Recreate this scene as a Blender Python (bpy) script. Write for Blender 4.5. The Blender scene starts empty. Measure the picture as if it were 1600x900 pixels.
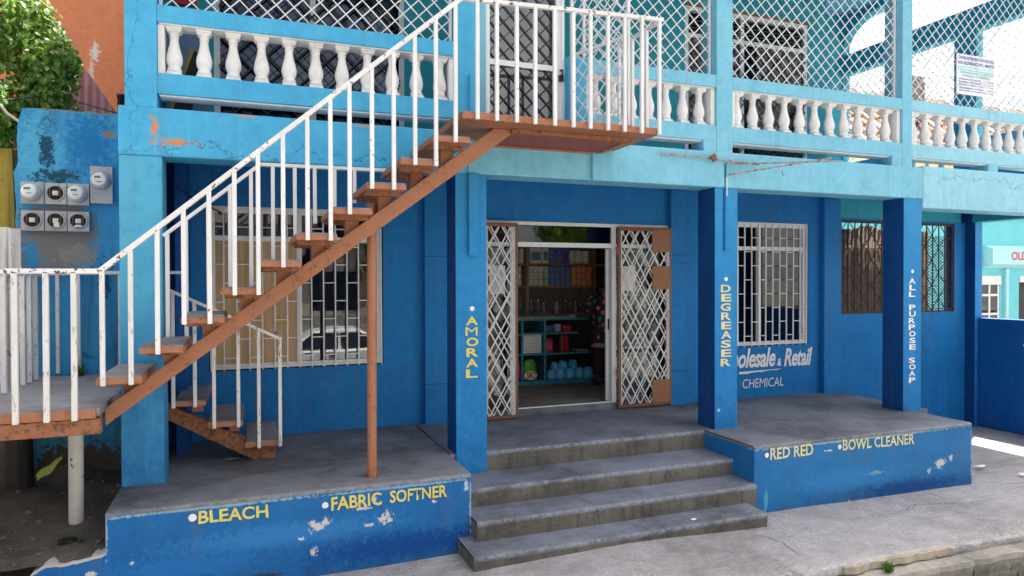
import bpy, bmesh, math, random
from mathutils import Vector, Matrix, noise
random.seed(7)
R = math.radians
S = bpy.context.scene
COL = S.collection

# ------------------------------------------------------------------ camera, sky, sun, exposure
cd = bpy.data.cameras.new("camera"); cam = bpy.data.objects.new("camera", cd); COL.objects.link(cam)
yaw, pitch, roll = 0.366, -0.011, -0.0025
f = Vector((math.sin(yaw)*math.cos(pitch), math.cos(yaw)*math.cos(pitch), math.sin(pitch)))
r = Vector((math.cos(yaw), -math.sin(yaw), 0)); u = r.cross(f)
r2 = r*math.cos(roll)+u*math.sin(roll); u2 = u*math.cos(roll)-r*math.sin(roll)
M = Matrix((r2, u2, -f)).transposed().to_4x4(); M.translation = Vector((0, -5.88, 1.55))
cam.matrix_world = M
cd.sensor_width = 36; cd.lens = 1073.9/1600*36; cd.clip_start = 0.05; cd.clip_end = 4000
S.camera = cam
W = bpy.data.worlds.new("World"); S.world = W; W.use_nodes = True
SUN_EL, SUN_AZ = R(64), math.atan2(.87, .49)
sky = W.node_tree.nodes.new("ShaderNodeTexSky"); sky.sky_type = 'NISHITA'; sky.sun_disc = False
sky.sun_elevation = SUN_EL; sky.sun_rotation = SUN_AZ; sky.air_density = 0.3; sky.dust_density = 7.0; sky.ozone_density = 0.2
bg = W.node_tree.nodes["Background"]; bg.inputs[1].default_value = 0.15
_n = W.node_tree.nodes; _l = W.node_tree.links
_tc = _n.new("ShaderNodeTexCoord"); _cl = _n.new("ShaderNodeTexNoise"); _cl.inputs["Scale"].default_value = 1.6; _cl.inputs["Detail"].default_value = 7; _cl.inputs["Roughness"].default_value = .6
_mr = _n.new("ShaderNodeMapRange"); _mr.inputs[1].default_value = .42; _mr.inputs[2].default_value = .60
_mx = _n.new("ShaderNodeMix"); _mx.data_type = 'RGBA'; _mx.inputs[7].default_value = (3.3, 3.25, 3.2, 1)   # bright hazy cumulus over the blue
_l.new(_tc.outputs["Generated"], _cl.inputs["Vector"]); _l.new(_cl.outputs[0], _mr.inputs[0]); _l.new(_mr.outputs[0], _mx.inputs[0]); _l.new(sky.outputs[0], _mx.inputs[6]); _l.new(_mx.outputs[2], bg.inputs[0])
sd = bpy.data.lights.new("sun", 'SUN'); so = bpy.data.objects.new("sun", sd); COL.objects.link(so)
sd.energy = 4.2; sd.angle = R(0.5); sd.color = (1, .95, .87)
to_sun = Vector((math.sin(SUN_AZ)*math.cos(SUN_EL), math.cos(SUN_AZ)*math.cos(SUN_EL), math.sin(SUN_EL)))
so.rotation_euler = to_sun.to_track_quat('Z', 'Y').to_euler(); so.location = to_sun*60
S.view_settings.view_transform = 'Standard'; S.view_settings.look = 'None'
S.view_settings.exposure = 1.8; S.view_settings.gamma = 1
S.cycles.max_bounces = 8; S.cycles.diffuse_bounces = 4; S.cycles.glossy_bounces = 3
S.cycles.transparent_max_bounces = 12; S.cycles.transmission_bounces = 4
S.cycles.use_denoising = True; S.cycles.sample_clamp_indirect = 6

# ------------------------------------------------------------------ mesh helpers
class MB:
    def __init__(s): s.v = []; s.f = []; s.sm = []
    def add(s, vs, fs, smooth=False):
        n = len(s.v); s.v += [Vector(p) for p in vs]; s.f += [tuple(i+n for i in q) for q in fs]; s.sm += [smooth]*len(fs)
        return s
    def box(s, x0, x1, y0, y1, z0, z1):
        vs = [(x, y, z) for x in (x0, x1) for y in (y0, y1) for z in (z0, z1)]
        return s.add(vs, [(0,1,3,2), (4,6,7,5), (0,4,5,1), (2,3,7,6), (0,2,6,4), (1,5,7,3)])
    def bar(s, p, q, w, h, up=(0,0,1)):
        p, q = Vector(p), Vector(q); d = (q-p).normalized(); a = d.cross(Vector(up))
        if a.length < 1e-4: a = d.cross(Vector((0,1,0)))
        a.normalize(); b = a.cross(d)
        vs = [o + a*(w/2*i) + b*(h/2*j) for o in (p, q) for i, j in ((-1,-1), (1,-1), (1,1), (-1,1))]
        return s.add(vs, [(3,2,1,0), (4,5,6,7), (0,1,5,4), (1,2,6,5), (2,3,7,6), (3,0,4,7)])
    def tube(s, pts, rad, n=10, cap=True):
        pts = [Vector(p) for p in pts]; rads = rad if isinstance(rad, (list, tuple)) else [rad]*len(pts)
        vs = []; ref = None
        for i, p in enumerate(pts):
            d = (pts[min(i+1, len(pts)-1)]-pts[max(i-1, 0)]).normalized()
            if ref is None: ref = d.cross(Vector((0,0,1)) if abs(d.z) < .9 else Vector((1,0,0))).normalized()
            a = (ref-d*ref.dot(d)).normalized(); ref = a; b = d.cross(a)
            vs += [p+(a*math.cos(t)+b*math.sin(t))*rads[i] for t in [2*math.pi*k/n for k in range(n)]]
        fs = [(i*n+k, i*n+(k+1) % n, (i+1)*n+(k+1) % n, (i+1)*n+k) for i in range(len(pts)-1) for k in range(n)]
        s.add(vs, fs, True)
        if cap: s.add(vs[:n], [tuple(range(n))[::-1]]); s.add(vs[-n:], [tuple(range(n))])
        return s
    def lathe(s, prof, c=(0,0,0), n=16, sx=1, sy=1):
        c = Vector(c); vs = [c+Vector((rr*sx*math.cos(2*math.pi*k/n), rr*sy*math.sin(2*math.pi*k/n), z)) for rr, z in prof for k in range(n)]
        fs = [(i*n+k, i*n+(k+1) % n, (i+1)*n+(k+1) % n, (i+1)*n+k) for i in range(len(prof)-1) for k in range(n)]
        s.add(vs, fs, True)
        if prof[0][0] > 1e-4: s.add(vs[:n], [tuple(range(n))[::-1]])
        if prof[-1][0] > 1e-4: s.add(vs[-n:], [tuple(range(n))])
        return s
    def prism(s, poly, a0, a1, axis='Y'):
        def P(p, a): return {'Y': (p[0], a, p[1]), 'X': (a, p[0], p[1]), 'Z': (p[0], p[1], a)}[axis]
        n = len(poly); vs = [P(p, a0) for p in poly]+[P(p, a1) for p in poly]
        return s.add(vs, [tuple(range(n)), tuple(range(2*n-1, n-1, -1))]+[(i, i+n, (i+1) % n+n, (i+1) % n) for i in range(n)])
    def build(s, name, mat, parent=None, bevel=0, loc=None, seg=2):
        off = Vector((0,0,0)); q = parent
        while q: off += q.location; q = q.parent
        if loc is not None: off = Vector(loc)
        me = bpy.data.meshes.new(name); me.from_pydata([p-off for p in s.v], [], s.f); me.update()
        me.polygons.foreach_set("use_smooth", s.sm)
        bm = bmesh.new(); bm.from_mesh(me); bmesh.ops.recalc_face_normals(bm, faces=bm.faces); bm.to_mesh(me); bm.free()
        o = bpy.data.objects.new(name, me); COL.objects.link(o)
        if mat: me.materials.append(mat)
        if parent: o.parent = parent
        elif loc is not None: o.location = loc
        if bevel:
            m = o.modifiers.new("bevel", 'BEVEL'); m.width = bevel; m.segments = seg; m.limit_method = 'ANGLE'; m.angle_limit = R(40)
            m.harden_normals = False
        return o
def edge_attr(o, vals):
    a = o.data.attributes.new('edge', 'FLOAT', 'POINT'); a.data.foreach_set('value', vals); return o
def box(x0, x1, y0, y1, z0, z1): return MB().box(x0, x1, y0, y1, z0, z1)
def tag(o, label, cat, group=None):
    o['label'] = label; o['category'] = cat
    if group: o['group'] = group
    return o
def thing(name, label, cat, loc=(0,0,0), group=None):
    o = bpy.data.objects.new(name, None); COL.objects.link(o); o.location = loc; o.empty_display_size = .2
    return tag(o, label, cat, group)
def struct(o): o['kind'] = 'structure'; return o
def copy_tree(o, parent=None):
    c = o.copy(); COL.objects.link(c)
    if parent: c.parent = parent
    for ch in list(o.children): copy_tree(ch, c)
    return c
def wall_holes(mb, xs, zs, y0, y1, holes, axis='Y'):
    """wall sheet with thickness, cells that fall in a hole left open; only outer faces"""
    xs = sorted(set(xs+[h[i] for h in holes for i in (0,1)])); zs = sorted(set(zs+[h[i] for h in holes for i in (2,3)]))
    solid = lambda i, j: 0 <= i < len(xs)-1 and 0 <= j < len(zs)-1 and not any(h[0] <= (xs[i]+xs[i+1])/2 <= h[1] and h[2] <= (zs[j]+zs[j+1])/2 <= h[3] for h in holes)
    P = (lambda x, y, z: (x, y, z)) if axis == 'Y' else (lambda x, y, z: (y, x, z))
    for i in range(len(xs)-1):
        for j in range(len(zs)-1):
            if not solid(i, j): continue
            a, b, c, d = xs[i], xs[i+1], zs[j], zs[j+1]
            mb.add([P(a,y0,c), P(b,y0,c), P(b,y0,d), P(a,y0,d)], [(0,1,2,3)]); mb.add([P(a,y1,c), P(b,y1,c), P(b,y1,d), P(a,y1,d)], [(3,2,1,0)])
            if not solid(i-1, j): mb.add([P(a,y0,c), P(a,y1,c), P(a,y1,d), P(a,y0,d)], [(3,2,1,0)])
            if not solid(i+1, j): mb.add([P(b,y0,c), P(b,y1,c), P(b,y1,d), P(b,y0,d)], [(0,1,2,3)])
            if not solid(i, j-1): mb.add([P(a,y0,c), P(b,y0,c), P(b,y1,c), P(a,y1,c)], [(3,2,1,0)])
            if not solid(i, j+1): mb.add([P(a,y0,d), P(b,y0,d), P(b,y1,d), P(a,y1,d)], [(0,1,2,3)])
    bm = bmesh.new(); vs = [bm.verts.new(p) for p in mb.v]
    for q in mb.f: bm.faces.new([vs[i] for i in q])
    bmesh.ops.remove_doubles(bm, verts=bm.verts, dist=1e-4)
    bm.verts.index_update(); mb.v = [v.co.copy() for v in bm.verts]; mb.f = [tuple(v.index for v in q.verts) for q in bm.faces]; mb.sm = [False]*len(mb.f); bm.free()
    return mb
def lattice(mb, x0, x1, z0, z1, y, pitch, w=.012, t=.006, hgt=1.0, P=None):
    """crossed diagonal bars clipped to a rectangle; P maps (a, y, z) to a point"""
    P = P or (lambda a, yy, z: (a, yy, z))
    W_, H_ = x1-x0, z1-z0
    for sgn in (1, -1):
        n0 = int(-H_/hgt/pitch)-2; n1 = int((W_+H_/hgt)/pitch)+3
        for k in range(n0, n1):
            # line: a = a0 + s*z/hgt
            a0 = x0+k*pitch if sgn > 0 else x0+k*pitch
            pts = []
            za, zb = 0, H_
            fa = lambda z: a0+sgn*z/hgt
            inv = lambda a: (a-a0)*sgn*hgt
            lo, hi = sorted((inv(x0), inv(x1)))
            za, zb = max(0, lo), min(H_, hi)
            if zb-za < .02: continue
            yy = y-sgn*t/2
            p, q = P(fa(za), yy, z0+za), P(fa(zb), yy, z0+zb)
            nrm = Vector(P(0, -1, 0))-Vector(P(0, 0, 0))
            mb.bar(p, q, w, t, nrm)
    return mb

# ------------------------------------------------------------------ material helpers
def srgb(*c): return tuple((x/255/12.92 if x/255 <= .04045 else ((x/255+.055)/1.055)**2.4) for x in c)
class NT:
    def __init__(s, name):
        s.m = bpy.data.materials.new(name); s.m.use_nodes = True; s.t = s.m.node_tree; s.n = s.t.nodes
        s.b = s.n["Principled BSDF"]; s.out = s.n["Material Output"]
        g = s.n.new("ShaderNodeNewGeometry"); s.pos = g.outputs["Position"]; s.geo = g
    def L(s, a, b): s.t.links.new(a, b)
    def set(s, inp, v):
        if hasattr(v, 'is_output') or isinstance(v, bpy.types.NodeSocket): s.L(v, inp)
        else: inp.default_value = (*v, 1) if isinstance(v, tuple) and len(v) == 3 and inp.type == 'RGBA' else v
    def noise(s, scale, detail=5, rough=.55, vec=None, stretch=None, dist=0):
        v = vec or s.pos
        if stretch:
            mp = s.n.new("ShaderNodeMapping"); mp.inputs["Scale"].default_value = stretch; s.L(v, mp.inputs[0]); v = mp.outputs[0]
        k = s.n.new("ShaderNodeTexNoise"); k.inputs["Scale"].default_value = scale; k.inputs["Detail"].default_value = detail
        k.inputs["Roughness"].default_value = rough; k.inputs["Distortion"].default_value = dist; s.L(v, k.inputs["Vector"])
        return k.outputs[0]
    def vor(s, scale, feature='F1', out="Distance", vec=None):
        k = s.n.new("ShaderNodeTexVoronoi"); k.feature = feature; k.inputs["Scale"].default_value = scale; s.L(vec or s.pos, k.inputs["Vector"])
        return k.outputs[out]
    def rng(s, v, a, b, c=0., d=1.):
        k = s.n.new("ShaderNodeMapRange"); k.inputs[1].default_value = a; k.inputs[2].default_value = b; k.inputs[3].default_value = c; k.inputs[4].default_value = d
        s.set(k.inputs[0], v); return k.outputs[0]
    def mth(s, op, a, b=0.):
        k = s.n.new("ShaderNodeMath"); k.operation = op; s.set(k.inputs[0], a); s.set(k.inputs[1], b); return k.outputs[0]
    def mix(s, fac, a, b):
        k = s.n.new("ShaderNodeMix"); k.data_type = 'RGBA'; s.set(k.inputs[0], fac); s.set(k.inputs[6], a); s.set(k.inputs[7], b); return k.outputs[2]
    def ramp(s, v, stops):
        k = s.n.new("ShaderNodeValToRGB"); e = k.color_ramp.elements
        while len(e) < len(stops): e.new(.5)
        for q, (p, c) in zip(e, stops): q.position = p; q.color = (*c, 1)
        s.L(v, k.inputs[0]); return k.outputs[0]
    def sep(s, v=None):
        k = s.n.new("ShaderNodeSeparateXYZ"); s.L(v or s.pos, k.inputs[0]); return k.outputs
    def dist(s, c, sc=(1,1,1)):
        a = s.n.new("ShaderNodeVectorMath"); a.operation = 'SUBTRACT'; s.L(s.pos, a.inputs[0]); a.inputs[1].default_value = c
        m = s.n.new("ShaderNodeVectorMath"); m.operation = 'MULTIPLY'; s.L(a.outputs[0], m.inputs[0]); m.inputs[1].default_value = sc
        b = s.n.new("ShaderNodeVectorMath"); b.operation = 'LENGTH'; s.L(m.outputs[0], b.inputs[0]); return b.outputs["Value"]
    def bump(s, h, st=.3, d=.01, prev=None):
        k = s.n.new("ShaderNodeBump"); k.inputs["Strength"].default_value = st; k.inputs["Distance"].default_value = d; s.L(h, k.inputs["Height"])
        if prev: s.L(prev, k.inputs["Normal"])
        return k.outputs[0]
    def fin(s, col, rough=.6, nrm=None, spec=.4, metal=0):
        s.set(s.b.inputs["Base Color"], col); s.set(s.b.inputs["Roughness"], rough); s.b.inputs["Specular IOR Level"].default_value = spec
        s.b.inputs["Metallic"].default_value = metal
        if nrm: s.L(nrm, s.b.inputs["Normal"])
        return s.m
def plain(name, col, rough=.5, spec=.4, metal=0, var=.12):
    t = NT(name); n = t.noise(9, 5)
    c = t.mix(t.rng(n, .35, .7), tuple(x*(1-var) for x in col), tuple(min(1, x*(1+var)) for x in col))
    return t.fin(c, rough, t.bump(t.noise(120, 2), .08, .003), spec, metal)
def paint(name, stops=None, col=None, chips=(), chipcol=(.62,.6,.57), dirt=.25, dirtcol=(.12,.13,.12), rough=.55, cracks=(), thr=.0, scrape=0., alt=None):
    """weathered wall paint; stops = [(z, colour), ...] for two-tone spraying; chips = [(centre, radius, colour)]"""
    t = NT(name)
    big = t.noise(1.1, 6, .6); mid = t.noise(5.5, 6, .65); fine = t.noise(45, 4)
    if stops:
        z = t.mth('ADD', t.sep()[2], t.rng(big, .3, .7, -.12, .12)); z0, z1 = stops[0][0], stops[-1][0]
        c = t.ramp(t.rng(z, z0, z1), [((p-z0)/(z1-z0), q) for p, q in stops])
    else: c = t.mix(0., col, col)
    if alt: c = t.mix(t.rng(big, .42, .62, 0, .7), c, alt)
    c = t.mix(t.rng(mid, .35, .72, .0, .3), c, tuple(min(1, x*1.3+.012) for x in (col or stops[-1][1])))
    c = t.mix(t.rng(big, .52, .75, 0, .3), c, tuple(x*.72 for x in (col or stops[0][1])))
    mot = t.noise(15, 7, .7); base = col or stops[len(stops)//2][1]
    c = t.mix(t.rng(mot, .48, .70, 0, .38), c, tuple(min(1, x*1.28+.014) for x in base)); c = t.mix(t.rng(t.noise(7.3, 7, .7), .50, .72, 0, .42), c, tuple(x*.66 for x in base))
    lit = t.noise(1, 6, .65, stretch=(13, 13, .7)); c = t.mix(t.rng(lit, .54, .74, 0, .30), c, tuple(min(1, x*1.35+.03) for x in base))
    sp = t.rng(t.noise(55, 3, .6), .70, .74, 0, .5); c = t.mix(sp, c, tuple(min(1, x*1.6+.05) for x in base))
    streak = t.noise(1, 5, .6, stretch=(9, 9, .55))
    c = t.mix(t.mth('MULTIPLY', t.rng(streak, .52, .75), dirt), c, dirtcol)
    blot = t.noise(2.6, 8, .7, dist=.6)
    c = t.mix(t.mth('MULTIPLY', t.rng(blot, .60, .70), dirt*1.1), c, tuple(x*.5 for x in dirtcol))
    h = fine
    if thr:
        k = t.rng(t.noise(10, 9, .72), thr, thr+.012); c = t.mix(k, c, chipcol)
    if scrape:
        k = t.rng(t.noise(1, 8, .8, stretch=(5, 5, 9), dist=.5), .60, .66, 0, scrape*.8); c = t.mix(k, c, tuple(min(1, x*1.5+.04) for x in base))
        k = t.mth('MULTIPLY', t.rng(t.noise(21, 9, .8), .62, .65), t.rng(t.noise(1.9, 3), .48, .6)); c = t.mix(t.mth('MULTIPLY', k, scrape*1.4), c, (.42,.52,.62))
        x_, y_, z_ = t.sep(); g = t.rng(t.mth('ADD', z_, t.rng(t.noise(6, 6, .7), .3, .7, -.12, .12)), -.66, -.50, .8, 0); c = t.mix(t.mth('MULTIPLY', g, t.rng(t.noise(12, 6, .7), .4, .6)), c, (.03,.05,.08))
        k = t.rng(t.noise(1, 7, .75, stretch=(14, 14, 30)), .66, .69, 0, scrape); c = t.mix(k, c, (.5,.58,.66))
    for ce, rad, cc, *am in sorted(chips, key=lambda q: -len(q) if len(q) > 4 else 0):
        sf = am[1] if len(am) > 1 else .04; am = am[0] if am else 1.; sc = (1/rad,)*3 if isinstance(rad, float) else tuple(1/q for q in rad)
        d = t.mth('ADD', t.dist(ce, sc), t.rng(t.noise(24, 9, .8), .25, .75, -am, am))
        c = t.mix(t.rng(d, .46+sf, .46), c, cc)
    nr = t.bump(fine, .12, .004); nr = t.bump(mid, .25, .012, nr)
    for ce, rad, ori in cracks:
        # thin dark line where a warped coordinate crosses zero, limited to a region
        x, y, zz = t.sep(); base = t.mth('SUBTRACT', x if ori == 'v' else zz, ce[0] if ori == 'v' else ce[2])
        w = t.mth('ADD', base, t.rng(t.noise(3.2, 7, .62), 0, 1, -.28, .28))
        line = t.rng(t.mth('ABSOLUTE', w), .0018, .0045, 1, 0)
        reg = t.rng(t.dist(ce, tuple(1/q for q in rad)), .8, 1, 1, 0)
        c = t.mix(t.mth('MULTIPLY', t.mth('MULTIPLY', line, reg), .75), c, (.03,.07,.09))
    return t.fin(c, t.rng(mid, .3, .7, rough-.05, rough+.15), nr, .22)
def metal_paint(name, col, rust=.6, rustcol=(.19,.075,.03), rough=.55, soft=.03, alt=None, vert=0):
    t = NT(name); n = t.noise(1, 8, .7, stretch=(34, 34, 9)) if vert else t.noise(26, 8, .7); b = t.noise(3, 5)
    c = t.mix(t.rng(b, .35, .7), tuple(x*.85 for x in col), alt or col)
    k = t.rng(t.mth('ADD', n, t.rng(b, .2, .8, -.07, .07)), rust, rust+soft)
    c = t.mix(k, c, t.mix(t.rng(t.noise(60, 3), .4, .6), rustcol, tuple(x*.4 for x in rustcol)))
    return t.fin(c, t.mth('ADD', rough, t.mth('MULTIPLY', k, .35)), t.bump(t.mth('SUBTRACT', t.mth('MULTIPLY', t.noise(40, 5), .9), k), .35, .004), .25)
def concrete(name, col, dark=.55, cracks=0., speck=.0, streak=0., wet=0., edge=0.):
    t = NT(name); a = t.noise(.9, 8, .65); b = t.noise(6, 8, .7); fi = t.noise(90, 4, .7)
    c = t.mix(t.rng(a, .42, .58), tuple(x*dark for x in col), col)
    c = t.mix(t.rng(b, .4, .75, 0, .45), c, tuple(min(1, x*1.45) for x in col))
    c = t.mix(t.rng(t.noise(2.3, 9, .75, dist=1.2), .56, .7, 0, .6), c, tuple(x*.45 for x in col))
    c = t.mix(t.rng(t.noise(1, 7, .75, stretch=(5, 17, 17), dist=1.), .50, .72, 0, .38), c, tuple(min(1, x*1.75) for x in col)); c = t.mix(t.rng(t.noise(1, 7, .75, stretch=(7, 23, 9), dist=.8), .54, .70, 0, .35), c, tuple(x*.42 for x in col))
    if streak: c = t.mix(t.rng(t.noise(1, 6, .65, stretch=(16, 16, .8)), .5, .72, 0, streak), c, tuple(x*.4 for x in col))
    if edge:
        at = t.n.new('ShaderNodeAttribute'); at.attribute_name = 'edge'
        k = t.mth('MULTIPLY', at.outputs['Fac'], t.rng(t.noise(22, 8, .75), .46, .56)); c = t.mix(t.mth('MULTIPLY', k, edge), c, (.52,.50,.46))
    h = fi
    if speck:
        v = t.vor(34); c = t.mix(t.mth('MULTIPLY', t.rng(v, .20, .13, 0, speck), t.rng(t.noise(2.2, 4), .44, .56)), c, (.70,.69,.67)); v3 = t.vor(17); c = t.mix(t.rng(v3, .11, .07, 0, speck*.8), c, (.09,.09,.095)); c = t.mix(t.rng(t.noise(34, 6, .75), .5, .72, 0, .5), c, tuple(x*.55 for x in col)); c = t.mix(t.rng(t.noise(1.6, 7, .7), .52, .66, 0, .45), c, tuple(x*.62 for x in col))
        v2 = t.vor(9); c = t.mix(t.mth('MULTIPLY', t.rng(v2, .07, .05), t.rng(t.noise(3), .5, .6)), c, (.03,.03,.03))
    nr = t.bump(fi, .35, .005); nr = t.bump(t.noise(24, 6, .7), .35, .01, nr); nr = t.bump(b, .4, .015, nr)
    if cracks:
        wv = t.n.new("ShaderNodeVectorMath"); wv.operation = 'ADD'; k = t.n.new("ShaderNodeTexNoise"); k.inputs["Scale"].default_value = 2.5; k.inputs["Detail"].default_value = 6
        t.L(t.pos, k.inputs["Vector"]); sc = t.n.new("ShaderNodeVectorMath"); sc.operation = 'SCALE'; sc.inputs["Scale"].default_value = .55; t.L(k.outputs["Color"], sc.inputs[0])
        t.L(t.pos, wv.inputs[0]); t.L(sc.outputs[0], wv.inputs[1])
        e = t.vor(cracks, 'DISTANCE_TO_EDGE', vec=wv.outputs[0])
        e = t.mth('MULTIPLY', t.rng(e, .003, .009, 1, 0), t.rng(t.noise(.7, 2), .5, .56)); c = t.mix(t.mth('MULTIPLY', e, .8), c, (.04,.04,.04))
    return t.fin(c, t.rng(b, .3, .7, .75-wet, .95-wet), nr, .3)
def glass(name, tint=(.55,.6,.62), refl=1.6, clear=.75, rough=.015, gcol=(.9,.93,.95)):
    t = NT(name); t.n.remove(t.b)
    tr = t.n.new("ShaderNodeBsdfTransparent"); tr.inputs[0].default_value = (*tuple(x*clear for x in tint), 1)
    gl = t.n.new("ShaderNodeBsdfGlossy"); gl.inputs[1].default_value = rough; gl.inputs[0].default_value = (*gcol, 1)
    fr = t.n.new("ShaderNodeFresnel"); fr.inputs[0].default_value = refl
    t.L(t.bump(t.noise(.8, 2), .05, .02), gl.inputs["Normal"])
    mx = t.n.new("ShaderNodeMixShader"); t.L(fr.outputs[0], mx.inputs[0]); t.L(tr.outputs[0], mx.inputs[1]); t.L(gl.outputs[0], mx.inputs[2])
    t.L(mx.outputs[0], t.out.inputs[0]); return t.m
def wood(name, a, b, scale=1.):
    t = NT(name); g = t.noise(1, 6, .6, stretch=(22*scale, 22*scale, 1.2*scale), dist=1.5); p = t.noise(2.5*scale, 4)
    c = t.mix(t.rng(g, .35, .68), a, b); c = t.mix(t.rng(p, .5, .8, 0, .4), c, tuple(x*.6 for x in a))
    return t.fin(c, .65, t.bump(g, .2, .003), .3)

LB = (.085,.42,.64)      # light blue masonry paint
MBL = (.018,.19,.56)     # mid blue
DBL = (.010,.115,.40)    # deep blue
ORC = (.62,.27,.13)
WHC = (.62,.6,.57)
m_light = paint("light_blue_paint", col=(.075,.42,.68), alt=(.045,.35,.63), dirt=.2, thr=.0, cracks=[((-.78,0,3.3), (.25,1,.75), 'v'), ((-.3,0,2.56), (.7,1,.35), 'h'), ((.7,0,2.6), (.5,1,.3), 'h'), ((8.6,0,2.78),(1.2,1,.25),'h')],
    chips=[((-.52,-.01,2.62), (.24,.2,.045), ORC), ((-.66,-.01,2.72), (.05,.2,.1), ORC), ((-.68,-.01,2.8), (.03,.2,.06), ORC), ((.0,-.01,2.86), (.12,.2,.02), ORC), ((.95,-.01,2.85), (.18,.2,.015), ORC)])
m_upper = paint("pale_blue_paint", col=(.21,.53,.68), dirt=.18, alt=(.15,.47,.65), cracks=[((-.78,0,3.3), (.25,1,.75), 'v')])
m_pale = paint("bounce_lit_pale_blue_paint", col=(.30,.61,.73), dirt=.16, alt=(.24,.56,.70), cracks=[((8.6,0,2.78),(1.4,1,.3),"h")])  # right beam and bay: bounced sunlight put into a paler base colour
m_teal = paint("teal_blue_paint", col=(.035,.37,.46), dirt=.12)
m_tealb = paint("teal_beam_paint", col=(.03,.34,.42), dirt=.12)
m_wall = paint("blue_wall_paint", col=(.010,.185,.485), dirt=.25, alt=(.007,.15,.42), rough=.55)
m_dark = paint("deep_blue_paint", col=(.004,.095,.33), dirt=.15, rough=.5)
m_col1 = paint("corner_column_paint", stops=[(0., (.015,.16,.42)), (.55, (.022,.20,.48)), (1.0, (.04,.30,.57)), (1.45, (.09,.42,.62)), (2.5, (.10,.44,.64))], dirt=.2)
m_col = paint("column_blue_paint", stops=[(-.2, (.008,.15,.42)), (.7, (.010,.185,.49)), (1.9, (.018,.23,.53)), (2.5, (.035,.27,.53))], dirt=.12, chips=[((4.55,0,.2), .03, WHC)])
m_podl = paint("podium_blue_paint", col=(.008,.125,.365), alt=(.015,.165,.41), dirt=.3, thr=.0, scrape=.3, rough=.45,
    chips=[((.46,-.62,-.27), (.085,.3,.075), WHC), ((.53,-.62,-.25), (.05,.3,.05), WHC), ((.98,-.62,-.27), (.085,.3,.08), WHC), ((.84,-.62,-.31), (.05,.3,.025), WHC), ((.44,-.62,-.45), (.04,.3,.06), WHC), ((.35,-.62,-.35), (.03,.3,.03), WHC),
           ((1.35,-.62,-.19), (.03,.3,.02), WHC), ((.8,-.62,-.18), (.1,.3,.02), WHC), ((.88,-.62,-.12), (.04,.3,.04), WHC), ((-1.0,-.62,-.4), (.05,.3,.03), WHC), ((-.75,-.62,-.36), (.02,.3,.02), WHC), ((1.62,-.62,-.1), (.04,.3,.08), (.4,.55,.65)), ((.1,-.62,-.58), (.2,.3,.03), (.03,.05,.08)), ((-.3,-.62,-.04), (1.4,.3,.022), (.25,.42,.52), .6), ((1.1,-.62,-.045), (1.2,.3,.022), (.22,.38,.52), .7), ((1.655,-.62,-.25), (.022,.3,.5), (.25,.38,.5), .7), ((-.905,-.62,-.15), (.02,.3,.3), (.3,.42,.52), .7), ((.25,-.62,-.3), (.9,.3,.10), (.03,.20,.50), .9, .6), ((1.1,-.62,-.5), (.8,.3,.12), (.004,.07,.28), .9, .6), ((-.5,-.62,-.45), (.6,.3,.12), (.02,.17,.48), .9, .6)])
m_podr = paint("podium_right_paint", col=(.010,.145,.385), alt=(.025,.20,.44), dirt=.3, scrape=.25, rough=.45,
    chips=[((6.82,-.73,-.4), (.14,.3,.085), WHC), ((6.98,-.73,-.36), (.05,.3,.05), WHC), ((6.66,-.73,-.46), (.04,.3,.06), (.35,.5,.6)), ((5.3,-.73,-.12), (.08,.3,.015), WHC), ((5.9,-.73,-.4), (.2,.3,.03), (.2,.35,.45)), ((5.55,-.73,-.66), (.04,.3,.05), WHC), ((5.6,-.73,-.04), (2.6,.3,.022), (.25,.42,.52), .6), ((7.297,-.73,-.3), (.025,.3,.5), (.28,.40,.5), .7), ((5.6,-.73,-.42), (.9,.3,.12), (.03,.21,.50), .9, .6), ((6.4,-.73,-.6), (.9,.3,.10), (.004,.07,.26), .9, .6), ((4.52,-.73,-.52), (.05,.3,.2), (.06,.36,.55), .5)])
m_white = paint("white_masonry_paint", col=(.78,.775,.76), dirt=.2, dirtcol=(.4,.38,.34))
m_steel = metal_paint("white_steel_paint", (.86,.86,.86), .66)
m_steelr = metal_paint("rusty_white_steel", (.80,.79,.77), .565, (.34,.17,.09), soft=.12, vert=1)
m_handr = metal_paint("chipped_handrail_paint", (.84,.83,.82), .575, (.16,.10,.07), soft=.03)
m_alum = plain("white_aluminium", (.84,.85,.85), .4, var=.04)
m_grille = metal_paint("white_grille_paint", (.88,.87,.85), .68)
m_rail = metal_paint("orange_steel_paint", (.47,.21,.115), .57, (.18,.09,.05), soft=.14, alt=(.37,.155,.085))
m_railr = metal_paint("rusty_orange_steel", (.36,.15,.08), .47, (.22,.105,.045), soft=.16)
m_redund = plain("red_underside_paint", (.30,.05,.03), .5)
m_brown = metal_paint("brown_steel_paint", (.26,.12,.07), .62, (.1,.04,.02), soft=.1)
m_bars = plain("dark_bronze_bars", (.055,.035,.026), .6)
m_black = plain("black_bars", (.02,.022,.025), .5)
m_tread = concrete("tread_screed", (.26,.265,.28), .6)
m_floor = concrete("porch_screed", (.185,.20,.225), .45, wet=.2, edge=.35)
m_step = concrete("step_tread_screed", (.175,.195,.24), .5, wet=.15, edge=.5)
m_riser = concrete("step_riser_cement", (.155,.145,.125), .55, streak=.75)
m_pave = concrete("pavement_concrete", (.33,.325,.335), .62, speck=.9, edge=.7)
m_kerb = concrete("kerb_concrete", (.33,.315,.28), .5, streak=.3)
m_road = concrete("road_asphalt", (.22,.215,.20), .8, speck=.2)
m_earth = concrete("bare_earth", (.15,.135,.115), .5, speck=.5)
m_glassc = glass("clear_shop_glass", (.9,.92,.91), 1.6, .9, .02)
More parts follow.
